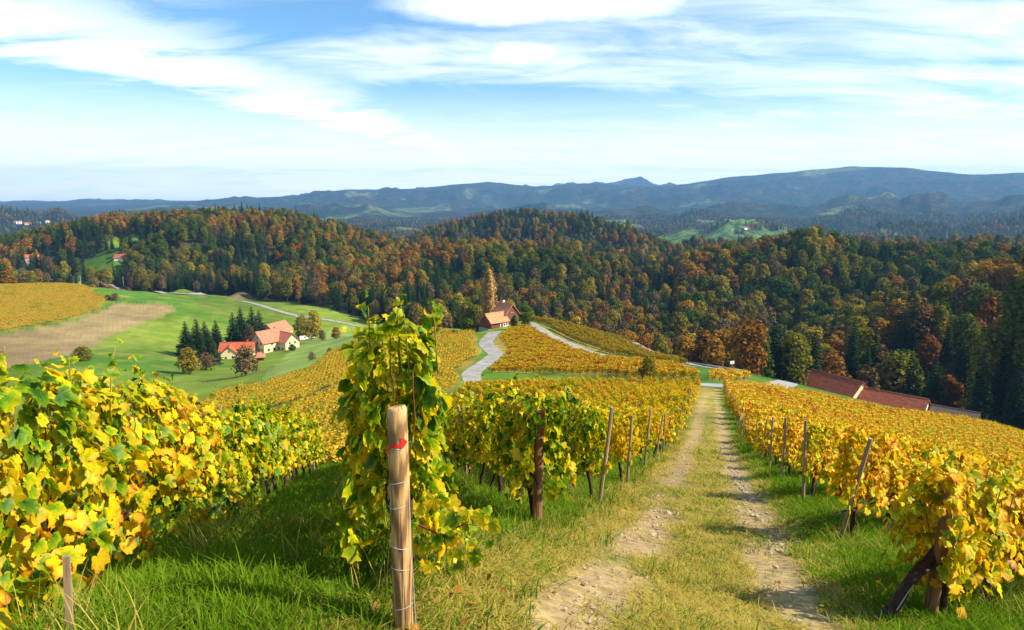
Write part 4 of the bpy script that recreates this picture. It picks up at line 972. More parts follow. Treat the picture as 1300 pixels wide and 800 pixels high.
# single trees and bushes
def at_px(u, v, t0=60): return tuple(hit(u, v, t0))
def tall(px, loc): # metres for a height in pixels at that place
    return px*UV(loc)[2]/F_PX
def single(kind, u, v, hpx, label, wide=1.0, t=None, name=None, cat='tree', group=None, var=0):
    loc = tuple(gt(u, t)) if t else at_px(u, v)
    h0 = max(q.co.z for q in SP_ME[kind][var % len(SP_ME[kind])][0].vertices)
    sc_ = tall(hpx, loc)/h0
    if kind != 'spruce': sc_ *= 1.26; loc = (loc[0], loc[1], loc[2]-(.22 if name else .19)*h0*sc_)
    return place_tree(kind, var, loc, sc_, random.uniform(0, 6), label, group, name, cat, wide)
# poplar beside the cabin
gq = np.random.default_rng(8); loc = tuple(gt(621, 236)); hP = tall(74, loc); cs = []; n = 2600
pz = gq.beta(1.3, 1.3, n); prad = .125*hP*np.sin(np.pi*np.clip(pz*.86+.14, 0, 1))**.55*np.sqrt(gq.uniform(.2, 1, n)); pa = gq.uniform(0, 6.28, n); prad *= 1+.25*np.sin(pa*4)
c = np.stack([np.cos(pa)*prad, np.sin(pa)*prad, hP*(.08+.92*pz)], 1); Vp, Fp = clump_quads(c, np.stack([np.cos(pa), np.sin(pa), .3+0*pa], 1), .5, gq)
Vp[:, 2] += 0; pop = empty('poplar_tree', loc); tag(pop, 'tall narrow brown poplar standing beside the hilltop cabin', 'tree')
obj('crown', mesh_np('crown', Vp, Fp, (TM['poplar'],)), pop)
mb = MB(); mb.tube([(0, 0, -.8), (0, 0, hP*.5), (0, 0, hP*.95)], [.4, .25, .04], 7)
for k in range(9): a = k*2.4; mb.tube([(0, 0, hP*(.1+.05*k)), (math.cos(a)*.9, math.sin(a)*.9, hP*(.3+.05*k)), (math.cos(a)*.8, math.sin(a)*.8, hP*(.5+.05*k))], [.12, .08, .02], 5)
mb.build('trunk', bark, pop, True)
single('yellow', 646, 412, 30, 'golden yellow tree rising behind the hilltop cabin', 1.0, t=240, var=0)
single('green', 653, 424, 20, 'dark green clipped bush at the corner of the hilltop cabin', .75, t=214, name='garden_bush', cat='bush')
single('green', 668, 418, 15, 'small dark tree on the grass past the cabin bush', 1.1, t=220, var=2)
single('green', 594, 424, 20, 'green bush below the hilltop cabin', 1.25, t=226, name='garden_bush', cat='bush', var=1)
single('brown', 606, 424, 16, 'brown bush between cabin wall and green bush', 1.1, t=224, name='garden_bush', cat='bush')
single('olive', 823, 463, 31, 'small lone tree among golden vines above the road bend', 1.05, t=117, var=1)
for k, (u, v, hp, t_) in enumerate(((238,436,46,322),(252,432,50,326),(262,428,44,335),(268,452,44,308),(276,424,42,345),(298,425,50,352),(308,424,54,356),(322,420,52,362),(331,420,46,366))):
    single('spruce', u, v, hp, f'{["dense","slim","short","front","bushy","broad","tallest","straight","rear"][k]} dark spruce in the clump beside the cream farm buildings', 2.0, t=t_, group='spruces by the farm', var=k)
single('brown', 313, 490, 40, 'reddish brown half-bare tree on the meadow below the farm', 1.25, t=222, var=1)
single('brown', 319, 440, 36, 'thin brown tree between spruces and the farmhouse', .9, t=348)
single('olive', 384, 424, 32, 'olive tree at the drive past the farmhouse', 1.0, t=392, var=0)
single('yellow', 399, 422, 36, 'yellow tree beside the olive tree at the farm drive', 1.0, t=398, var=1)
single('orange', 427, 421, 16, 'small round orange tree on the meadow rim', 1.2, t=378)
single('brown', 409, 424, 14, 'brown shrub at the end of the farm drive', 1.3, t=385, name='shrub', cat='bush')
single('green', 371, 440, 9, 'round dark bush at the terrace of the farmhouse', 1.5, t=335, name='garden_bush', cat='bush')
single('olive', 240, 482, 34, 'grey-green bushy tree below the spruce clump', 1.4, t=262, var=2)
single('brown', 262, 476, 24, 'low brown thicket under the spruce clump', 1.6, t=285, name='shrub', cat='bush')
single('green', 305, 462, 8, 'dark hedge bush in the farm garden', 2.2, t=318, name='garden_bush', cat='bush')
single('olive', 105, 480, 20, 'olive bush at the foot of the far knoll', 1.7, t=275, name='shrub', cat='bush')
single('brown', 396, 470, 12, 'bare shrub on the mown slope', 1.3, t=262, name='shrub', cat='bush')
single('olive', 419, 452, 11, 'olive shrub on the mown slope near the vines', 1.2, t=282, name='shrub', cat='bush')
single('green', 4, 368, 30, 'big dark green tree on the far knoll edge', 1.2, t=478)
single('orange', 12, 366, 24, 'orange bushy tree beside the dark one on the far knoll', 1.2, t=472, var=1)
for k, (u, v, hp, kd) in enumerate(((40,357,9,'brown'),(58,358,11,'orange'),(70,360,9,'yellow'),(82,361,7,'olive'),(118,364,9,'orange'),(140,366,9,'orange'),(163,369,7,'brown'),(146,380,10,'brown'),(137,378,7,'rust'))):
    single(kd, u, v, hp, f'{["brown","orange","yellow","olive","bright orange","glowing orange","grey-brown","dark brown","red-brown"][k]} shrub on the field edge beyond the far knoll', 1.8, t=(560 if k < 7 else 432), name='shrub', cat='bush', group='shrubs on the far field edge')
for k, (u, v, hp, kd, t_) in enumerate(((978,478,36,'orange',236),(1142,505,52,'olive',248),(1180,512,38,'brown',240),(1130,512,40,'green',246),(1213,530,34,'olive',250),(1168,508,46,'yellow',262))):
    single(kd, u, v, hp, ['round orange tree at the wood edge beside the wider road','broad pale olive tree right behind the barns','brown bushy tree behind the grey barn roof','dark green tree behind the middle barn roof','olive tree at the end of the grey barn','slender yellow tree behind the barns'][k], 1.15, t=t_, var=k)
single('orange', 1198, 312, 26, 'tall narrow tree standing out on the right forest crest', .5, t=520, var=2)
# ------------------------------------------------------------------ buildings
cream = noise_mat('cream_plaster', (.62,.50,.28), (.72,.60,.36), 1.5, .9, .1)
white_w = noise_mat('white_plaster', (.72,.70,.66), (.80,.78,.74), 1.5, .9, .1)
salmon = noise_mat('salmon_tiles', (.36,.11,.06), (.60,.22,.13), .8, .8, .5, (1, 3, 1))
redtile = noise_mat('red_tiles', (.30,.06,.028), (.50,.13,.055), .8, .8, .5, (1, 3, 1))
rusttile = noise_mat('rust_tiles', (.20,.05,.025), (.40,.11,.055), .7, .85, .5, (1, 3, 1))
greytile = noise_mat('grey_brown_tiles', (.10,.07,.055), (.18,.12,.09), 4, .85, .5, (1, 3, 1))
orangetile = noise_mat('orange_tiles', (.36,.13,.055), (.64,.29,.14), 1.2, .8, .5, (1, 3, 1))
barkwood = noise_mat('cabin_boards', (.10,.035,.02), (.19,.07,.035), 9, .85, .4, (6, 6, .3))
glass_m = noise_mat('window_glass', (.02,.025,.03), (.05,.06,.07), 2, .15, 0, spec=.6)
trim = noise_mat('window_trim', (.55,.50,.42), (.65,.6,.5), 5, .8, 0)
stone = noise_mat('stone', (.25,.22,.18), (.42,.38,.32), 6, .9, .4)
darkm = noise_mat('dark_plastic', (.02,.02,.022), (.04,.04,.045), 5, .6, 0)
vanm = noise_mat('van_white', (.75,.76,.78), (.8,.8,.82), 2, .35, 0)
tyre = noise_mat('tyre', (.02,.02,.02), (.035,.035,.035), 5, .9, 0)
gutter_m = noise_mat('gutter', (.22,.17,.13), (.32,.26,.2), 3, .6, 0)
def gable_wing(root, L, W, hw, hr, wallm, roofm, ox=0., oy=0., ry=0., over=.5, wname='wall', wins=(), gwins=(), th=.22, sink=1.5, x0=None):
    """a wing with its ridge along local x; windows on the two long sides (x, z, w, h) and the two gables (y, z, w, h)"""
    M = Matrix.Translation((ox, oy, 0)) @ Matrix.Rotation(ry, 4, 'Z')
    a, b = L/2, W/2
    pt = [(-a,-b,-sink),(a,-b,-sink),(a,b,-sink),(-a,b,-sink),(-a,-b,hw),(a,-b,hw),(a,b,hw),(-a,b,hw),(-a,0,hw+hr),(a,0,hw+hr)]
    MB().poly([M @ Vector(p) for p in pt], [(0,1,5,4),(2,3,7,6),(1,2,6,9,5),(3,0,4,8,7),(4,5,9,8),(6,7,8,9)]).build(wname, wallm, root)
    ao, sl = a+over, hr/b; bo = b+over*.8; ze = hw-over*.8*sl; roof = MB()
    for sg in (-1, 1):
        q = [(-ao, sg*bo, ze+.03), (ao, sg*bo, ze+.03), (ao, 0, hw+hr+.03), (-ao, 0, hw+hr+.03)]; q2 = [(x_, y_, z_+th) for x_, y_, z_ in q]
        f = [(0,1,2,3),(7,6,5,4),(0,4,5,1),(2,6,7,3),(0,3,7,4),(1,5,6,2)]; roof.poly([M @ Vector(p) for p in q+q2], f if sg > 0 else [tuple(reversed(k)) for k in f])
    ro = roof.build('roof', roofm, root)
    MB().tube([M @ Vector((-ao, 0, hw+hr+th+.02)), M @ Vector((ao, 0, hw+hr+th+.02))], [.16, .16], 7).build('ridge_cap', roofm, ro)
    for sg in (-1, 1): MB().tube([M @ Vector((-ao, sg*(bo+.09), ze+.05)), M @ Vector((ao, sg*(bo+.09), ze+.05))], [.08, .08], 6).build('gutter', gutter_m, ro)
    for sg in (-1, 1):
        for (x_, z_, w_, h_) in wins:
            wd = MB().box(x_-w_/2-.08, x_+w_/2+.08, sg*b-.03, sg*b+.05, z_-.08, z_+h_+.08, M).build('window', trim, root); MB().box(x_-w_/2, x_+w_/2, sg*(b+.03)-.04, sg*(b+.03)+.04, z_, z_+h_, M).build('pane', glass_m, wd)
        for (y_, z_, w_, h_) in gwins:
            wd = MB().box(sg*a-.03, sg*a+.05, y_-w_/2-.08, y_+w_/2+.08, z_-.08, z_+h_+.08, M).build('window', trim, root); MB().box(sg*(a+.03)-.04, sg*(a+.03)+.04, y_-w_/2, y_+w_/2, z_, z_+h_, M).build('pane', glass_m, wd)
    return ro, M
def face(azd): return math.pi/2-R(azd)      # local x towards a compass-like bearing from the view axis
# farmhouse
c0 = gt(347, 348); fz = Hs(c0[0], c0[1])
farm = empty('farmhouse', (c0[0], c0[1], fz), face(38)); tag(farm, 'large cream farmhouse with salmon tiled roofs in the valley', 'house')
gw = [(-3.6, 1.0, 1.1, 1.4), (-1.2, 1.0, 1.1, 1.4), (1.2, 1.0, 1.1, 1.4), (3.6, 1.0, 1.1, 1.4), (-3.0, 4.2, 1.2, 1.2), (0, 4.2, 1.0, 1.3), (3.0, 4.2, 1.2, 1.2), (0, 7.2, .9, .9)]
lw = [(-6, 1, 1.1, 1.4), (-3, 1, 1.1, 1.4), (0, 1, 1.1, 1.4), (3, 1, 1.1, 1.4), (6, 1, 1.1, 1.4), (-4, 4.0, 1.1, 1.2), (2, 4.0, 1.1, 1.2)]
ro, M = gable_wing(farm, 17, 11, 5.8, 4.6, cream, salmon, wins=lw, gwins=gw, over=.9)
MB().box(2, 2.8, 1, 1.8, 8.5, 11.4).build('chimney', salmon, ro)
ro2, M2 = gable_wing(farm, 11, 8, 5.4, 3.8, cream, salmon, 3.5, -6.2, R(-90), .8, wins=((0, 1, 1, 1.3), (3, 1, 1, 1.3)), gwins=((-2, 1, 1.1, 1.4), (1.5, 1, 1.1, 1.4), (-1.5, 4, 1, 1.2), (1.5, 4, 1, 1.2)))
for sx_ in (-4.0, -.5, 3.0):
    MB().poly([(sx_, -2.2, 7.85), (sx_+1.1, -2.2, 7.85), (sx_+1.1, -1.2, 8.75), (sx_, -1.2, 8.75), (sx_, -2.2, 8.15), (sx_+1.1, -2.2, 8.15), (sx_+1.1, -1.2, 9.08), (sx_, -1.2, 9.08)], [(0,1,2,3),(4,5,6,7),(0,1,5,4),(1,2,6,5),(2,3,7,6),(3,0,4,7)]).build('skylight', glass_m, ro)
tb = MB(); tb.box(-9.0, -5.9, -7.5, -5.6, -1.5, .25); tb.build('terrace', stone, farm)
MB().box(-10.9, -8.6, -5.0, 5.0, -1.5, .22).build('terrace', stone, farm)
for k in range(6): MB().box(-10.75, -10.65, -4.9+k*1.9, -4.8+k*1.9, .22, 1.25).build('railing_post', white_w, farm)
c1 = gt(330, 366); an = empty('farm_annex', (c1[0], c1[1], Hs(c1[0], c1[1])), face(75)); tag(an, 'dark red roofed farm annex hidden behind the farmhouse', 'barn'); gable_wing(an, 14, 9, 5.2, 3.6, cream, rusttile, wins=((-3, 1.2, 1, 1.3), (3, 1.2, 1, 1.3)))
c1 = gt(352, 372); an = empty('farm_annex', (c1[0], c1[1], Hs(c1[0], c1[1])+1.0), face(20)); tag(an, 'salmon roofed wing at the rear of the farmhouse', 'house'); gable_wing(an, 14, 10, 6.4, 4.2, cream, salmon, wins=((-3, 1.2, 1, 1.3), (3, 1.2, 1, 1.3)))
c1 = gt(303, 338); bn = empty('farm_barn', (c1[0], c1[1], Hs(c1[0], c1[1])), face(84)); tag(bn, 'small cream farm building with bright red roof and front gable beside spruces', 'barn')
gable_wing(bn, 16, 8, 3.6, 3.4, cream, redtile, wins=((-5, 1, 1, 1.1), (5, 1, 1, 1.1)))
gable_wing(bn, 9, 7.5, 3.3, 3.2, cream, redtile, -2.6, -4.2, R(-80), wins=((-2, 1, .9, 1),), gwins=((-1.6, 1, .9, 1), (1.6, 1, .9, 1), (0, 3.9, .6, .9)))
MB().box(4, 4.6, .8, 1.4, 5.5, 8.2).build('chimney', redtile, bn)
c1 = gt(330, 318); gz = empty('garden_pavilion', (c1[0], c1[1], Hs(c1[0], c1[1])), .4); tag(gz, 'open wooden garden pavilion with a red tiled hip roof', 'pavilion')
for sx_ in (-1.7, 1.7):
    for sy_ in (-1.7, 1.7): MB().box(sx_-.1, sx_+.1, sy_-.1, sy_+.1, -.4, 2.2).build('post', barkwood, gz)
MB().box(-1.6, 1.6, -1.6, 1.6, -.3, .9).build('parapet', barkwood, gz)
MB().poly([(-2.6,-2.6,2.1),(2.6,-2.6,2.1),(2.6,2.6,2.1),(-2.6,2.6,2.1),(-.5,0,4.0),(.5,0,4.0)], [(0,1,5,4),(1,2,5),(2,3,4,5),(3,0,4),(3,2,1,0)]).build('roof', salmon, gz)
# vans at the farm drive
def van(u, t_, rz, label):
    p = gt(u, t_); v = empty('parked_van', (p[0], p[1], p[2]+.22), rz); tag(v, label, 'van')
    MB().poly([(-2.4,-.95,.35),(2.3,-.95,.35),(2.3,.95,.35),(-2.4,.95,.35),(-2.4,-.92,2.2),(1.0,-.92,2.2),(1.0,.92,2.2),(-2.4,.92,2.2),(2.3,-.95,1.1),(2.3,.95,1.1),(1.7,-.93,1.25),(1.7,.93,1.25)],
              [(0,3,2,1),(0,1,8,10,5,4),(3,7,6,11,9,2),(0,4,7,3),(4,5,6,7),(5,10,11,6),(10,8,9,11),(1,2,9,8)]).build('body', vanm, v)
    MB().poly([(1.06,-.85,2.12),(1.68,-.87,1.32),(1.68,.87,1.32),(1.06,.85,2.12),(1.12,-.85,2.15),(1.74,-.87,1.35),(1.74,.87,1.35),(1.12,.85,2.15)], [(0,1,2,3),(4,5,6,7),(0,4,5,1),(3,2,6,7)]).build('windscreen', glass_m, v)
    for sx_ in (-1.5, 1.5):
        for sy_ in (-.9, .9):
            w_ = MB(); w_.tube([(sx_, sy_-.1, .33), (sx_, sy_+.1, .33)], [.33, .33], 14); w_.build('wheel', tyre, v)
    for sy_ in (-.94, .90): MB().box(-.2, 1.0, sy_, sy_+.04, 1.3, 1.95).build('side_window', glass_m, v)
van(386, 388, .5, 'white van parked on the drive past the farmhouse'); van(394, 396, .6, 'second white van parked nearer the yellow tree')
# cabin
c0 = gt(628, 222); cb = empty('hilltop_cabin', (c0[0], c0[1], Hs(c0[0], c0[1])), face(50)); tag(cb, 'small wooden cabin with orange tiled roofs at the end of the winding lane', 'cabin')
ro, M = gable_wing(cb, 7.0, 5.4, 2.3, 2.3, barkwood, orangetile, 0, 0, 0, .5, gwins=((0, 3.3, .7, .7),))
MB().box(.1, 3.4, -2.78, -2.66, -.6, 2.1).build('white_wall', white_w, cb)
dr = MB().box(.4, 1.2, -2.84, -2.76, -.3, 1.6).build('door', barkwood, cb); MB().box(.48, .53, -2.9, -2.82, .8, .9).build('handle', darkm, dr)
for wx in (1.8, 2.8):
    wd = MB().box(wx-.35, wx+.35, -2.83, -2.76, .7, 1.5).build('window', trim, cb); MB().box(wx-.28, wx+.28, -2.86, -2.8, .77, 1.43).build('pane', glass_m, wd)
ro2, M2 = gable_wing(cb, 6.5, 5.6, 4.0, 3.1, barkwood, orangetile, 6.0, 1.6, R(90), .5, gwins=((0, 3.6, .8, .8),))
MB().box(-.3, .3, -.2, .4, 5.6, 8.0, Matrix.Translation((6.0, 2.6, 0))).build('chimney', white_w, ro2)
MB().box(-4.4, -3.5, -2.6, 2.8, -1.6, .2).build('stone_plinth', stone, cb)
# barns by the wood
def ridge_barn(name, A, B, zr, W, hr, hw, wallm, roofm, label, gw=()):
    A, B = np.array(A), np.array(B); c = (A+B)/2; L = np.linalg.norm(B-A); h = empty(name, (c[0], c[1], zr-hr-hw), math.atan2(B[1]-A[1], B[0]-A[0])); tag(h, label, 'barn')
    r_, M = gable_wing(h, L, W, hw, hr, wallm, roofm, gwins=gw, wins=((-L*.25, 1.2, 1, 1.2), (L*.2, 1.2, 1, 1.2)), sink=5, over=.45); return h, r_
h1, r1 = ridge_barn('roadside_barn', (99, 218.5), (107.6, 203), -56.7, 10.5, 4.6, 3.4, cream, rusttile, 'cream barn with a long rust-red roof behind the golden vines', ((0, 4.4, .8, 1.0), (-2.4, 1.2, 1, 1.2), (2.4, 1.2, 1, 1.2)))
h2, r2 = ridge_barn('roadside_barn', (108.6, 203.5), (121.0, 191.5), -58.6, 9.5, 4.2, 3.4, white_w, rusttile, 'barn with a lower rust-red roof adjoining the cream barn')
h3, r3 = ridge_barn('roadside_barn', (123.2, 192.3), (131.5, 184.8), -60.6, 9.0, 3.6, 3.2, stone, greytile, 'grey-brown roofed barn at the downhill end of the barns')
# closed parasols, bin, sign by the road
for k, (u, t_) in enumerate(((1010, 208), (1016, 206))):
    p = gt(u, t_); ps = empty('closed_parasol', (p[0], p[1], -63.0 if p[2] < -63 else p[2])); tag(ps, ['closed pale blue parasol nearest the road beside the cream barn', 'closed pale blue parasol nearest the gable of cream barn'][k], 'parasol')
    MB().tube([(0, 0, -1.5), (0, 0, 5.0)], [.05, .05], 8).build('pole', vanm, ps); MB().tube([(0, 0, 1.9), (0, 0, 2.2), (0, 0, 3.6), (0, 0, 4.9)], [.16, .36, .28, .05], 9, True, .12).build('canopy', noise_mat('parasol_cloth', (.42,.55,.66), (.55,.66,.74), 4, .9, 0), ps)
p = gt(857, 181); bn_ = empty('waste_bin', (p[0], p[1], p[2]+.12), .4); tag(bn_, 'dark upright waste bin at the edge of the wider road', 'bin')
MB().poly([(-.38,-.4,.1),(.38,-.4,.1),(.38,.4,.1),(-.38,.4,.1),(-.45,-.5,1.15),(.45,-.5,1.15),(.45,.5,1.15),(-.45,.5,1.15)], [(0,3,2,1),(0,1,5,4),(1,2,6,5),(2,3,7,6),(3,0,4,7),(4,5,6,7)]).build('body', darkm, bn_)
MB().box(-.5, .5, -.56, .52, 1.16, 1.27).build('lid', darkm, bn_)
for sx_ in (-.36, .36): MB().tube([(sx_-.05, .4, .12), (sx_+.05, .4, .12)], [.13, .13], 10).build('wheel', tyre, bn_)
p = gt(929, 163); sg = empty('road_sign', tuple(p), .2); tag(sg, 'small white road sign on a thin post by the wood', 'sign')
MB().tube([(0, 0, -.4), (0, 0, 2.3)], [.035, .035], 8).build('post', wire_m, sg); MB().box(-.55, .55, -.02, .02, 1.7, 2.45).build('panel', white_w, sg)
# guard rail along the wider road
rail = empty('guard_rail', tuple(gt(868, 171))); tag(rail, 'low metal guard rail on the downhill edge of the wider road', 'guard rail'); o0 = np.array(rail.location)
seg = main_road[(main_road[:, 1] > 150) & (main_road[:, 1] < 215) & (main_road[:, 0] < 52)]; dtn = np.gradient(seg, axis=0); dtn /= np.linalg.norm(dtn, axis=1)[:, None]; nr_ = np.stack([dtn[:, 1], -dtn[:, 0]], 1); seg = seg - nr_*-3.1; zs_ = H(seg[:, 0], seg[:, 1]); mb = MB()
bp_ = [np.array((a[0], a[1], z_))-o0 for a, z_ in zip(seg, zs_)]
for a, b_ in zip(bp_[:-1], bp_[1:]):
    d_ = np.array((b_-a)[:2]); nn_ = np.array((d_[1], -d_[0]))/np.linalg.norm(d_)*.03
    mb.poly([(a[0]-nn_[0], a[1]-nn_[1], a[2]+.5), (b_[0]-nn_[0], b_[1]-nn_[1], b_[2]+.5), (b_[0]-nn_[0], b_[1]-nn_[1], b_[2]+.8), (a[0]-nn_[0], a[1]-nn_[1], a[2]+.8), (a[0]+nn_[0], a[1]+nn_[1], a[2]+.5), (b_[0]+nn_[0], b_[1]+nn_[1], b_[2]+.5), (b_[0]+nn_[0], b_[1]+nn_[1], b_[2]+.8), (a[0]+nn_[0], a[1]+nn_[1], a[2]+.8)], [(0,1,2,3),(7,6,5,4),(3,2,6,7),(0,4,5,1)])
mb.build('rail', wire_m, rail)
for a in bp_[::2]: MB().box(a[0]-.06, a[0]+.06, a[1]-.06, a[1]+.06, a[2]-.3, a[2]+.78).build('rail_post', wire_m, rail)
# far houses and poles
def far_house(u, v, L, W, wallm, roofm, azd, label, t0=300, lift=0.0, t=None):
    p = gt(u, t) if t else hit(u, v, t0); h = empty('far_house', (p[0], p[1], p[2]+lift), face(azd)); tag(h, label, 'house'); gable_wing(h, L, W, 5.0, 3.4, wallm, roofm, wins=((-L*.25, 1.2, 1.2, 1.4), (L*.25, 1.2, 1.2, 1.4)), gwins=((0, 1.2, 1.2, 1.4), (0, 4.2, 1, 1.2)), sink=5)
far_house(42, 333, 14, 10, white_w, redtile, 60, 'white house with red roof in the clearing of the left woods')
far_house(160, 333, 20, 9, white_w, rusttile, 80, 'long red roofed house at the upper clearing in the woods')
far_house(338, 272, 16, 10, cream, redtile, 70, 'red roofed house on the crest of the left wooded hill', 800, 3, 985)
far_house(786, 333, 14, 9, cream, redtile, 60, 'red roofed house among trees below the central hill', 400, 8)
far_house(947, 291, 30, 14, white_w, rusttile, 60, 'white house on the bright green far meadow', 1500)
far_house(928, 293, 22, 12, white_w, rusttile, 20, 'small white house beside the far meadow hedge', 1500)
for k, (u, v) in enumerate(((22, 283), (34, 285), (47, 284), (60, 282), (15, 279))):
    far_house(u, v, 26, 16, (white_w, cream, white_w, cream, white_w)[k], (rusttile, redtile, greytile, rusttile, redtile)[k], 30+35*k, ['white village house with rust roof in the far left plain','cream village house with red roof in the far left plain','white village house with grey roof in the far left plain','cream village house with rust roof in the far left plain','white village house with red roof in the far left plain'][k], 1200)
for k, (u, t_) in enumerate(((103, 600), (201, 610), (247, 600), (157, 640))):
    p = gt(u, t_); q = empty('utility_pole', tuple(p)); tag(q, ['utility pole beside the orange shrubs on the far field','utility pole at the brown field before the woods','utility pole along the valley road','utility pole at the edge of the far woods'][k], 'utility pole')
    MB().tube([(0, 0, -.5), (0, 0, 9.5)], [.2, .13], 8).build('pole', wire_m, q); MB().box(-1.1, 1.1, -.09, .09, 8.6, 8.8).build('crossarm', wire_m, q)

# ------------------------------------------------------------------ grass, stones, litter
def grass_mat(name, a, b_, tip):
    m, t, out = new_mat(name); gi = t.add('ShaderNodeNewGeometry'); oi = t.add('ShaderNodeObjectInfo'); at = t.add('ShaderNodeAttribute'); at.attribute_name = 'edge'
    nz = t.noise(gi.outputs['Position'], .55, 3, .6)
    f = t.math('ADD', t.math('MULTIPLY', gi.outputs['Random Per Island'], .5), t.math('MULTIPLY', t.math('SUBTRACT', nz, .25), .9))
    c = t.ramp(f, [(.15, a), (.6, b_), (.95, tip)]); c = t.mix(t.math('MULTIPLY', at.outputs['Fac'], .35), c, tip)
    d = t.add('ShaderNodeBsdfDiffuse'); t.put(d.inputs[0], c); tr = t.add('ShaderNodeBsdfTranslucent'); t.put(tr.inputs[0], c)
    mx = t.add('ShaderNodeMixShader'); mx.inputs[0].default_value = .35; t.put(mx.inputs[1], d.outputs[0]); t.put(mx.inputs[2], tr.outputs[0]); t.put(out.inputs[0], mx.outputs[0]); return m
gm_green = grass_mat('grass_green', (.038,.13,.006), (.09,.215,.008), (.22,.29,.02))
gm_dry = grass_mat('grass_dry', (.22,.23,.02), (.42,.33,.06), (.60,.44,.14))
def tuft(seed, nb, h, spread, mat, lean=.5):
    g = np.random.default_rng(seed); V, F, E = [], [], []
    for k in range(nb):
        a = g.uniform(0, 6.28); bx, by = g.normal(0, spread, 2); hh = h*g.uniform(.45, 1.15); ln = lean*g.uniform(.2, 1.3); w_ = .0032*g.uniform(.8, 1.4)
        dx, dy = math.cos(a), math.sin(a); sx_, sy_ = -dy*w_, dx*w_; o = len(V)
        for f, ww in ((0, 1), (.4, .95), (.75, .6)):
            ox, oz = ln*hh*f**1.8, hh*(f-.25*ln*f*f)
            V += [(bx+dx*ox-sx_*ww, by+dy*ox-sy_*ww, oz-.02), (bx+dx*ox+sx_*ww, by+dy*ox+sy_*ww, oz-.02)]; E += [f, f]
        V.append((bx+dx*ln*hh, by+dy*ln*hh, hh*(1-.3*ln)-.02)); E.append(1)
        F += [(o, o+1, o+3), (o, o+3, o+2), (o+2, o+3, o+5), (o+2, o+5, o+4), (o+4, o+5, o+6)]
    return mesh_np('grass_tuft', np.array(V), np.array(F), (mat,), True, {'edge': ('FLOAT', np.array(E, np.float32))})
def scatter_pts(n, r0, r1, seed, amax=46):
    g = np.random.default_rng(seed); r_ = r0*(r1/r0)**g.random(n); a = np.radians(g.uniform(-amax, amax, n)); return np.sin(a)*r_, np.cos(a)*r_, r_, g
green_src = [tuft(k, 26, .24, .055, gm_green, .55) for k in range(4)]; dry_src = [tuft(10+k, 24, .13, .06, gm_dry, .8) for k in range(3)]; long_src = [tuft(20+k, 22, .42, .06, gm_green if k else gm_dry, .9) for k in range(3)]
def clump_thing(me, u, v, label):
    p = hit(u, v, 1.5); o = obj('grass_clump', me, None, tuple(p)); o.scale = (1.0, 1.0, .8); return tag(o, label, 'grass clump')
A = [clump_thing(m_, u, v, lb) for m_, u, v, lb in zip(green_src, (660, 770, 590, 880), (760, 690, 720, 705), ('green grass clump on the verge near the thick end post', 'green grass clump at the track edge', 'green grass clump under the low vine shoot', 'green grass clump in the middle of the track'))]
B = [clump_thing(m_, u, v, lb) for m_, u, v, lb in zip(dry_src, (905, 840, 960), (770, 760, 700), ('dry grass clump between the two ruts', 'dry grass clump beside the bare rut', 'dry grass clump near the stony rut'))]
C = [clump_thing(m_, u, v, lb) for m_, u, v, lb in zip(long_src, (470, 420, 300), (770, 740, 770), ('long straw-coloured grass clump at the foot of the arrow post', 'long green grass clump in the shaded alley', 'long green grass clump below the orange-tinged row'))]
X, Y, r_, g = scatter_pts(90000, 1.7, 85, 31); l_, s_ = lane(X, Y); X0, Y0 = X, Y
wv = 0.16*(fbm(s_/3.0, s_*0+3, 3, 61)-0.5) + 0.25*(fbm(s_/11, s_*0+8, 2, 62)-0.5); al = np.abs(l_+wv); aw = np.abs(l_+wv+.3)
rutd = np.minimum(np.abs(l_+wv+.80), np.abs(l_+wv-.80)); bare = (rutd < .60) & (fbm(X/1.1, Y/1.1, 4, 13)+.35*fbm(X/9, Y/9, 4, 11) > .40)
pd = np.clip(1.75-aw/1.5, .05, .93)
isdry = g.random(len(X)) < pd
ok = ~(bare & (g.random(len(X)) < np.clip(1.5-rutd/.38, 0, .95))) & (dist_line(X, Y, heart_road) > 2.5)
ok &= ~((al < 1.5) & (g.random(len(X)) < .45))
Z = H(X, Y); sc = np.clip((r_/7.0), 1.0, 5.0)**.62*g.uniform(.65, 1.3, len(X)); hgt = sc*np.where(al < 1.6, .36, .6)*(.45+.9*fbm(X/1.6, Y/1.6, 2, 71))
def put(m, src, name, label, k=1.0):
    n = int(m.sum()); rot = np.stack([g.normal(0, .1, n), g.normal(0, .1, n), g.uniform(0, 6.28, n)], 1)
    gn_scatter(name, np.stack([X[m], Y[m], Z[m]], 1), rot, np.stack([sc[m], sc[m], hgt[m]*k], 1), g.integers(0, len(src), n), [src], label, 'grass')
put(ok & ~isdry, A, 'grass', 'green grass between the vine rows and along the verges'); put(ok & isdry, B, 'dry_grass', 'short dry grass over the worn track', .9)
X, Y, r_, g = scatter_pts(5200, 1.7, 30, 33); l_, s_ = lane(X, Y); al = np.abs(l_); Z = H(X, Y)
ok = (al > 1.9) & ((fbm(X/1.3, Y/1.3, 3, 72) > .52)); sc = g.uniform(.6, 1.1, len(X)); hgt = sc*g.uniform(.6, 1.1, len(X)); put(ok, C, 'long_grass', 'long rank grass tufts under and between the vine rows')
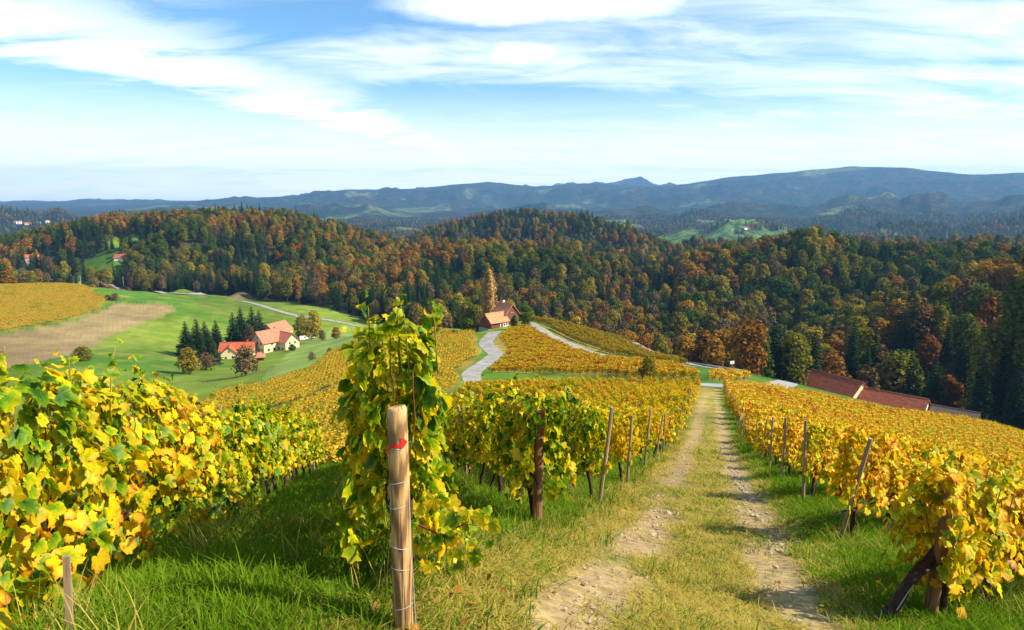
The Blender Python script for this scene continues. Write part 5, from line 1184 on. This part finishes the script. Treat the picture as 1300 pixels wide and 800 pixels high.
# stones on the ruts, fallen leaves under the rows
rockm = noise_mat('stone_rubble', (.26,.20,.13), (.50,.40,.28), 9, .95, .4)
def rock(seed):
    g = np.random.default_rng(seed); import bmesh
    bm = bmesh.new(); bmesh.ops.create_icosphere(bm, subdivisions=1, radius=1)
    for v in bm.verts: v.co = Vector((v.co.x*1.2, v.co.y*.9, v.co.z*.55))*g.uniform(.75, 1.2)
    me = bpy.data.meshes.new('stone'); bm.to_mesh(me); bm.free(); me.materials.append(rockm); return me
st = []
for k, (u, v) in enumerate(((1000, 770), (1030, 750), (985, 720), (1010, 790))):
    p = hit(u, v, 1.5); o = obj('stone', rock(k), None, (p[0], p[1], p[2]+.008), (0, 0, k)); s0 = .032+.006*k; o.scale = (s0, s0, s0)
    st.append(tag(o, ['flat tan stone in the eroded rut','angular tan stone at the outer edge of the rut','small stone further up the rut','largest loose stone at the rut'][k], 'stone'))
g = np.random.default_rng(44); n = 2600; s_ = 2.5*(40/2.5)**g.random(n); sd = np.where(g.random(n) < .68, .86, -.80); l_ = sd+g.normal(0, .22, n); X, Y = from_lane(l_, s_); Z = H(X, Y)-.03; sz = .012*np.exp(g.normal(0, .5, n))*np.clip(s_/7, .8, 1.8)
keep = fbm(X/1.5, Y/1.5, 3, 91) > .45; X, Y, Z, sz = X[keep], Y[keep], Z[keep], sz[keep]; n = len(X)
gn_scatter('gravel', np.stack([X, Y, Z], 1), g.uniform(0, 6, (n, 3))*[.1, .1, 1], np.repeat(sz[:, None], 3, 1), g.integers(0, 4, n), [st], 'loose gravel and stones strewn along the ruts', 'gravel')
fall = np.array([(p['x'], p['y']) for p in plants if p['t'] < 40]); idx = g.integers(0, len(fall), 7000); X, Y = fall[idx, 0]+g.normal(0, .45, 7000), fall[idx, 1]+g.normal(0, .45, 7000); Z = H(X, Y)+.03+g.uniform(0, .05, 7000)
fr = frames(g.normal(0, .35, (7000, 3))+[0, 0, 1], g.normal(0, 1, (7000, 3))); m_fall = leaf_mat('fallen_leaf', [(0, (.35,.22,.03)), (.5, (.40,.17,.03)), (1, (.20,.09,.03))], .8, .25, .2, 1, True, .02)
o = obj('fallen_leaves', leaf_mesh('fallen_leaves', np.stack([X, Y, Z], 1), fr, .09*g.uniform(.6, 1.2, 7000), LEAF_LO, m_fall, g)); tag(o, 'brown and yellow fallen leaves under the vine rows', 'fallen leaves', kind='stuff')

# ------------------------------------------------------------------ air
hm, t, out = new_mat('haze'); pv = t.add('ShaderNodeVolumePrincipled'); pv.inputs['Density'].default_value = 7e-5; pv.inputs['Color'].default_value = (.25, .56, 1.0, 1); pv.inputs['Anisotropy'].default_value = .1; t.put(out.inputs['Volume'], pv.outputs[0])
hb = MB().box(-12900, 12900, -12900, 12900, -140, 470).build('haze', hm); tag(hb, 'pale blue air between the hills', 'haze', kind='stuff')
